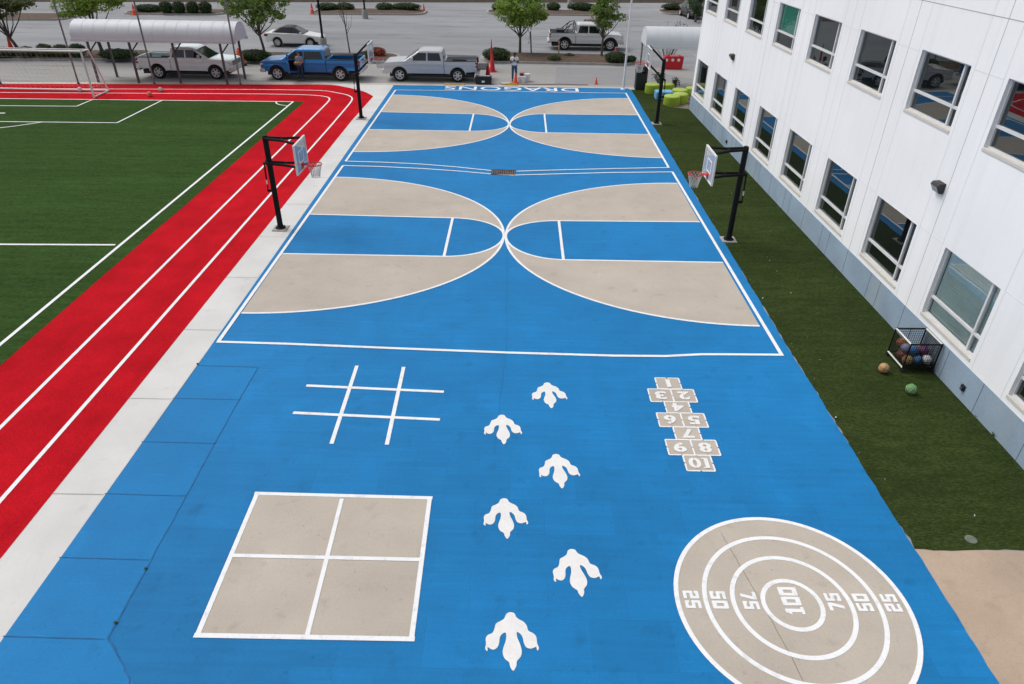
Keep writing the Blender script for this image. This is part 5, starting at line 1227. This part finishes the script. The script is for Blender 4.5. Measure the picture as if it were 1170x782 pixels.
stool(0, 0, .44, .50, 'lime round foam stool against the far corner of the facade plinth', xy=(9.42, 41.35))
stool(0, 0, .44, .52, 'lime round foam stool behind the blue one, farthest from the facade', xy=(8.20, 43.75))
stool(0, 0, .42, .50, 'lime round foam stool at the back, middle of the cluster', xy=(9.1, 44.0))
stool(0, 0, .46, .50, 'lime round foam stool in the middle, between the blue one and the facade', xy=(9.6, 42.45))
stool(0, 0, .40, .46, 'lime round foam stool at the back right of the cluster by the facade', xy=(10.5, 43.2))
stool(0, 0, .50, .44, 'bright blue foam block among the lime stools', SKYBLUE, mat('blue_foam_top', (.16, .42, .66), .7), True, xy=(8.62, 42.2))
mb = MB(); mb.sheet([(7.9, 44.55), (10.9, 44.7), (10.9, 40.0), (9.6, 39.7), (8.6, 40.1), (8.3, 42.4)], Z1+.002); struct('mulch_bed', mb, mat('pale_mulch', (.22, .18, .14), .95, .25, 5, .25, 25, world=True))
# tool case, buckets, tray
xa, ya = G(552.5, 96.2)
t = thing('tool_case', 'black tool case on the concrete behind the silver pickup', 'tool case', (xa, ya, Z2)); mb = MB(); mb.box(-.5, .5, -.24, .24, .04, .40); mb.build('body', mat('case_black', (.012, .016, .02), .5), t, bevel=.03)
mb = MB(); mb.box(-.51, .51, -.25, .25, .40, .48); mb.build('lid', mat('case_black', (.012, .016, .02)), t, bevel=.03); mb = MB(); mb.box(-.30, .40, -.10, .02, .482, .50); mb.build('pale_tray', WHITEM, t); mb = MB(); mb.box(-.1, .08, -.265, -.25, .12, .24); mb.build('latch', WHITEM, t, bevel=.01)
for sx in (-1, 1):
    mb = MB(); mb.tube([(sx*.42, -.2, .05), (sx*.42, .2, .05)], .05, 8); mb.build('roller', RUBBER, t)
def bucket(px, py, r, h, m, lab, z=Z2, lid=None):
    x, y = G(px, py); t = thing('paint_bucket', lab, 'bucket', (x, y, z), 0, 'paint buckets by the worker')
    mb = MB(); mb.lathe([(r*.85, 0), (r, h), (r*1.06, h), (r*1.06, h-.03)], 18, cap=True); mb.build('pail', m, t, smooth=True, angle=30); mb = MB(); mb.lathe([(r*1.07, h), (r*1.07, h+.025), (r*.9, h+.03)], 18); mb.build('lid', lid or m, t)
    mb = MB(); mb.tube([(r*1.05*math.cos(PI*i/8), -.02, h*.75-r*.9*math.sin(PI*i/8)*.6) for i in range(9)], .007, 4); mb.build('handle', CHROME, t)
bucket(598, 94.6, .16, .34, WHITEM, 'white paint bucket between the person and the red bucket')
bucket(593.5, 94.2, .15, .33, WHITEM, 'white paint bucket close to the orange cone by the person')
bucket(597, 92.2, .19, .42, mat('dark_red_pail', (.26, .02, .03), .5), 'dark red bucket behind the white bucket')
bucket(602, 93, .20, .42, WHITEM, 'large white paint bucket right of the dark red one')
t = thing('paint_tray', 'flat yellow tray lying on the concrete at the end of the court near the person', 'tray', (*G(584, 97.2), Z2+.002)); mb = MB(); mb.box(-.45, .4, -.16, .16, 0, .03); mb.box(-.45, .4, -.18, -.16, 0, .08); mb.box(-.45, .4, .16, .18, 0, .08); mb.build('tray', mat('yellow_plastic', (.60, .38, .03), .6), t, bevel=.008); mb = MB(); mb.tube([(-.62, .05, .05), (-.1, .02, .09)], .05, 8); mb.build('roller', WHITEM, t)
t = thing('paint_mat', 'yellow flat strip on the concrete beside the rear wheel of the silver pickup', 'mat', (*G(519, 96.8), Z2+.002)); mb = MB(); mb.box(-.65, .65, -.14, .14, 0, .03); mb.build('strip', mat('dull_yellow', (.50, .33, .08), .7), t, bevel=.006); mb = MB(); mb.tube([(-.6, .16, .03), (.6, .18, .03)], .02, 6); mb.build('rod', WOOD, t)
mb = MB(); mb.tube([(*G(571, 96), .03), (*G(600, 97.2), .03), (*G(640, 97), .03), (*G(672, 97.8), .03)], .018, 6); tag(mb.build('hose', mat('brown_hose', (.14, .08, .06), .7)), 'thin brown hose lying along the far end of the court', 'hose')

# ------------------------------------------------------------------ people
def skin_mesh(verts, edges, radii, levels=2):
    me = bpy.data.meshes.new('figure'); me.from_pydata(verts, edges, []); o = bpy.data.objects.new('figure', me); COL.objects.link(o)
    m = o.modifiers.new('s', 'SKIN'); m.use_smooth_shade = True
    for i, r in enumerate(radii):
        sv = me.skin_vertices[0].data[i]; sv.radius = r if isinstance(r, tuple) else (r, r); sv.use_root = (i == 0)
    ss = o.modifiers.new('b', 'SUBSURF'); ss.levels = levels; ss.render_levels = levels
    bpy.context.view_layer.update()
    out = bpy.data.meshes.new_from_object(o.evaluated_get(bpy.context.evaluated_depsgraph_get()))
    bpy.data.objects.remove(o); bpy.data.meshes.remove(me)
    for p in out.polygons: p.use_smooth = True
    return out
def add_mesh(name, me, m, parent):
    me.name = name; me.materials.clear(); me.materials.append(m); o = bpy.data.objects.new(name, me); COL.objects.link(o); o.parent = parent; return o
def person(x, y, rz, lab, skin, shirt, trousers, hair, look=(0, -.06), hands=((.07, -.30, 1.12), (-.07, -.31, 1.12)), stance=.11, z=Z2, scale=1.0, sleeve=.55):
    t = thing('person', lab, 'person', (x, y, z), rz)
    J = {'pel': (0, 0, .95), 'sp': (0, .01, 1.12), 'ch': (0, .015, 1.30), 'nk0': (0, .02, 1.45), 'nk1': (look[0]*.3, look[1]*.3, 1.53), 'hd': (look[0], look[1]-.01, 1.63), 'tp': (look[0], look[1]+.01, 1.72)}
    for s, n in ((1, 'l'), (-1, 'r')):
        hd = Vector(hands[0] if s > 0 else hands[1])
        sh = Vector((s*.185, .015, 1.40)); el = Vector((s*.245, -.01, 1.12)); d = (hd-el).normalized(); wr = hd-d*.07
        J.update({'sh'+n: tuple(sh), 'el'+n: tuple(el), 'wr'+n: tuple(wr), 'pa'+n: tuple(hd),
                  'hp'+n: (s*.09, 0, .90), 'kn'+n: (s*(stance*.95), -.02, .50), 'an'+n: (s*stance, .02, .09), 'to'+n: (s*(stance+.03), -.15, .035)})
    rad = {'pel': (.15, .11), 'sp': (.135, .095), 'ch': (.16, .105), 'nk0': .062, 'nk1': .05, 'hd': (.078, .095), 'tp': (.055, .065)}
    for n in 'lr': rad.update({'sh'+n: .058, 'el'+n: .042, 'wr'+n: .027, 'pa'+n: (.036, .020), 'hp'+n: .088, 'kn'+n: .056, 'an'+n: .038, 'to'+n: .03})
    E_ = [('pel', 'sp'), ('sp', 'ch'), ('ch', 'nk0'), ('nk0', 'nk1'), ('nk1', 'hd'), ('hd', 'tp')]
    for n in 'lr': E_ += [('ch', 'sh'+n), ('sh'+n, 'el'+n), ('el'+n, 'wr'+n), ('wr'+n, 'pa'+n), ('pel', 'hp'+n), ('hp'+n, 'kn'+n), ('kn'+n, 'an'+n), ('an'+n, 'to'+n)]
    keys = list(J); V = [J[k] for k in keys]; RD = [rad[k] for k in keys]; ED = [(keys.index(a), keys.index(b)) for a, b in E_]
    # five fingers per hand, unequal and curled, thumb from the side of the palm
    for s, n in ((1, 'l'), (-1, 'r')):
        pa = Vector(J['pa'+n]); d = (pa-Vector(J['wr'+n])).normalized(); side = d.cross(Vector((0, 0, 1))).normalized(); up = side.cross(d)
        for k, L in enumerate((.062, .074, .068, .052)):
            b0 = pa+side*(k-1.5)*.019+d*.012; i0 = len(V)
            V += [tuple(b0), tuple(b0+d*L*.55-up*.004), tuple(b0+d*L*.85-up*.028)]; RD += [.0095, .0085, .0075]; ED += [(keys.index('pa'+n), i0), (i0, i0+1), (i0+1, i0+2)]
        b0 = pa-d*.03-side*s*.03; i0 = len(V); V += [tuple(b0), tuple(b0-side*s*.018+d*.035+up*.008), tuple(b0-side*s*.012+d*.062+up*.004)]; RD += [.012, .010, .008]; ED += [(keys.index('pa'+n), i0), (i0, i0+1), (i0+1, i0+2)]
    h = Vector(J['hd']); i0 = len(V); V += [(h.x, h.y-.095, h.z-.005), (h.x+.085, h.y+.01, h.z), (h.x-.085, h.y+.01, h.z)]; RD += [.014, .014, .014]; hi = keys.index('hd'); ED += [(hi, i0), (hi, i0+1), (hi, i0+2)]
    body = add_mesh('body', skin_mesh(V, ED, RD), skin, t)
    def garment(name, ks, es, gr, m, levels=2, pts=None):
        kk = list(ks); P_ = [(pts or {}).get(k, J.get(k)) for k in kk]
        return add_mesh(name, skin_mesh(P_, [(kk.index(a), kk.index(b)) for a, b in es], [gr[k] for k in kk], levels), m, t)
    slv = {n: tuple(Vector(J['sh'+n]).lerp(Vector(J['el'+n]), sleeve)) for n in 'lr'}
    garment('shirt', ['sp', 'hem', 'ch', 'col', 'shl', 'shr', 'sll', 'slr'], [('sp', 'hem'), ('sp', 'ch'), ('ch', 'col'), ('ch', 'shl'), ('ch', 'shr'), ('shl', 'sll'), ('shr', 'slr')],
            {'sp': (.165, .125), 'hem': (.175, .135), 'ch': (.185, .135), 'col': .078, 'shl': .082, 'shr': .082, 'sll': .075, 'slr': .075}, shirt, pts={'hem': (0, 0, .90), 'col': (0, .02, 1.455), 'sll': slv['l'], 'slr': slv['r']})
    garment('trousers', ['pel', 'hpl', 'hpr', 'knl', 'knr', 'anl', 'anr'], [('pel', 'hpl'), ('pel', 'hpr'), ('hpl', 'knl'), ('hpr', 'knr'), ('knl', 'anl'), ('knr', 'anr')],
            {'pel': (.165, .125), 'hpl': .105, 'hpr': .105, 'knl': .076, 'knr': .076, 'anl': .064, 'anr': .064}, trousers)
    for n, s in (('l', 1), ('r', -1)):
        a = Vector(J['an'+n]); q = Vector(J['to'+n])
        sm = skin_mesh([tuple(a+Vector((0, .03, -.045))), tuple(a+Vector((0, -.05, -.04))), tuple(q+Vector((0, -.02, .01)))], [(0, 1), (1, 2)], [(.048, .045), (.05, .045), (.042, .035)], 1); add_mesh('shoe', sm, BLACKPL if s else BLACKPL, t)
    hm = MB(); hm.ellipsoid((h.x, h.y+.018, h.z+.045), .088, .10, .075, 16, 10); hm.build('hair', hair, t, smooth=True, angle=0)
    for s in (1, -1):
        e = MB(); e.ellipsoid((h.x+s*.032, h.y-.087, h.z+.018), .012, .008, .007, 8, 6); e.build('eye', BLACKPL, t)
    e = MB(); e.ellipsoid((h.x, h.y-.086, h.z-.048), .024, .007, .006, 8, 6); e.build('mouth', mat('lips', (.12, .04, .035), .6), t)
    return t
SK_D = mat('brown_skin', (.075, .04, .028), .6, .05, 8); SK_L = mat('light_skin', (.42, .26, .19), .6, .05, 8)
HAIRB = mat('black_hair', (.010, .009, .009), .8, .2, 20); JEANS = mat('blue_jeans', (.035, .085, .15), .85, .1, 8); DJEANS = mat('dark_jeans', (.025, .045, .08), .85, .1, 8)
SHW = mat('white_tshirt', (.72, .72, .72), .9, .04, 4); SHG = mat('grey_blue_shirt', (.24, .28, .34), .9, .08, 6)
xp, yp = G(587.5, 93.2)
person(xp, yp, .05, 'person in white t-shirt and blue jeans standing behind an orange cone, looking down', SK_D, SHW, JEANS, HAIRB, (0, -.05), ((.03, -.27, 1.27), (-.05, -.26, 1.26)))
t = thing('phone', 'dark phone held by the person in the white shirt', 'phone', (xp-.01, yp-.32, 1.29+Z2)); mb = MB(); mb.box(-.04, .04, -.006, .006, -.05, .09); mb.build('case', BLACKPL, t, bevel=.006); mb = MB(); mb.box(-.035, .035, .006, .0075, -.042, .082); mb.build('screen', GLASSD, t)
xq, yq = G(345, 93)
person(xq, yq, -.25, 'person in grey blue shirt and dark jeans at the open door of the blue pickup', SK_L, SHG, DJEANS, mat('brown_hair', (.05, .03, .02), .8, .2, 20), (.02, -.04), ((.02, -.28, 1.10), (-.06, -.27, 1.10)))
t = thing('brown_box', 'small brown box held by the person at the blue pickup door', 'box', (xq-.08, yq-.36, 1.06+Z2), -.25); mb = MB(); mb.box(-.14, .14, -.09, .09, 0, .12); mb.build('carton', mat('cardboard', (.34, .20, .11), .85), t, bevel=.006); mb = MB(); mb.box(-.02, .02, -.091, .091, .001, .1215); mb.build('tape', WOOD, t)

# ------------------------------------------------------------------ light, sky, camera
SUN_EL, SUN_AZ = 55, -65      # azimuth measured from +Y towards +X
w = bpy.data.worlds.new('World'); scene.world = w; w.use_nodes = True
nt = w.node_tree; bg = nt.nodes['Background']
sky = nt.nodes.new('ShaderNodeTexSky'); sky.sky_type = 'NISHITA'; sky.sun_disc = False
sky.sun_elevation = R(SUN_EL); sky.sun_rotation = R(SUN_AZ); sky.dust_density = 4; sky.air_density = 1.0
hs = nt.nodes.new('ShaderNodeHueSaturation'); hs.inputs['Saturation'].default_value = .32
nt.links.new(sky.outputs[0], hs.inputs['Color']); nt.links.new(hs.outputs[0], bg.inputs['Color']); bg.inputs['Strength'].default_value = .14
sd = bpy.data.lights.new('sun', 'SUN'); sd.energy = 1.2; sd.angle = R(32); sd.color = (1, .97, .93)
so = bpy.data.objects.new('sun', sd); COL.objects.link(so)
el, az = R(SUN_EL), R(SUN_AZ); dirv = Vector((math.sin(az)*math.cos(el), math.cos(az)*math.cos(el), math.sin(el)))
so.rotation_euler = dirv.to_track_quat('Z', 'Y').to_euler()
cd = bpy.data.cameras.new('camera'); cam = bpy.data.objects.new('camera', cd); COL.objects.link(cam)
cd.sensor_fit = 'HORIZONTAL'; cd.sensor_width = 36; cd.lens = 36*FPX/PW; cd.clip_end = 1000; cd.clip_start = .1
Mx = Matrix((( CR.x, CU.x, -CF.x, 0), (CR.y, CU.y, -CF.y, 0), (CR.z, CU.z, -CF.z, CAMH), (0, 0, 0, 1))); cam.matrix_world = Mx
scene.camera = cam
scene.view_settings.view_transform = 'Standard'; scene.view_settings.look = 'None'; scene.view_settings.exposure = 0
scene.render.resolution_x = 1024; scene.render.resolution_y = 684
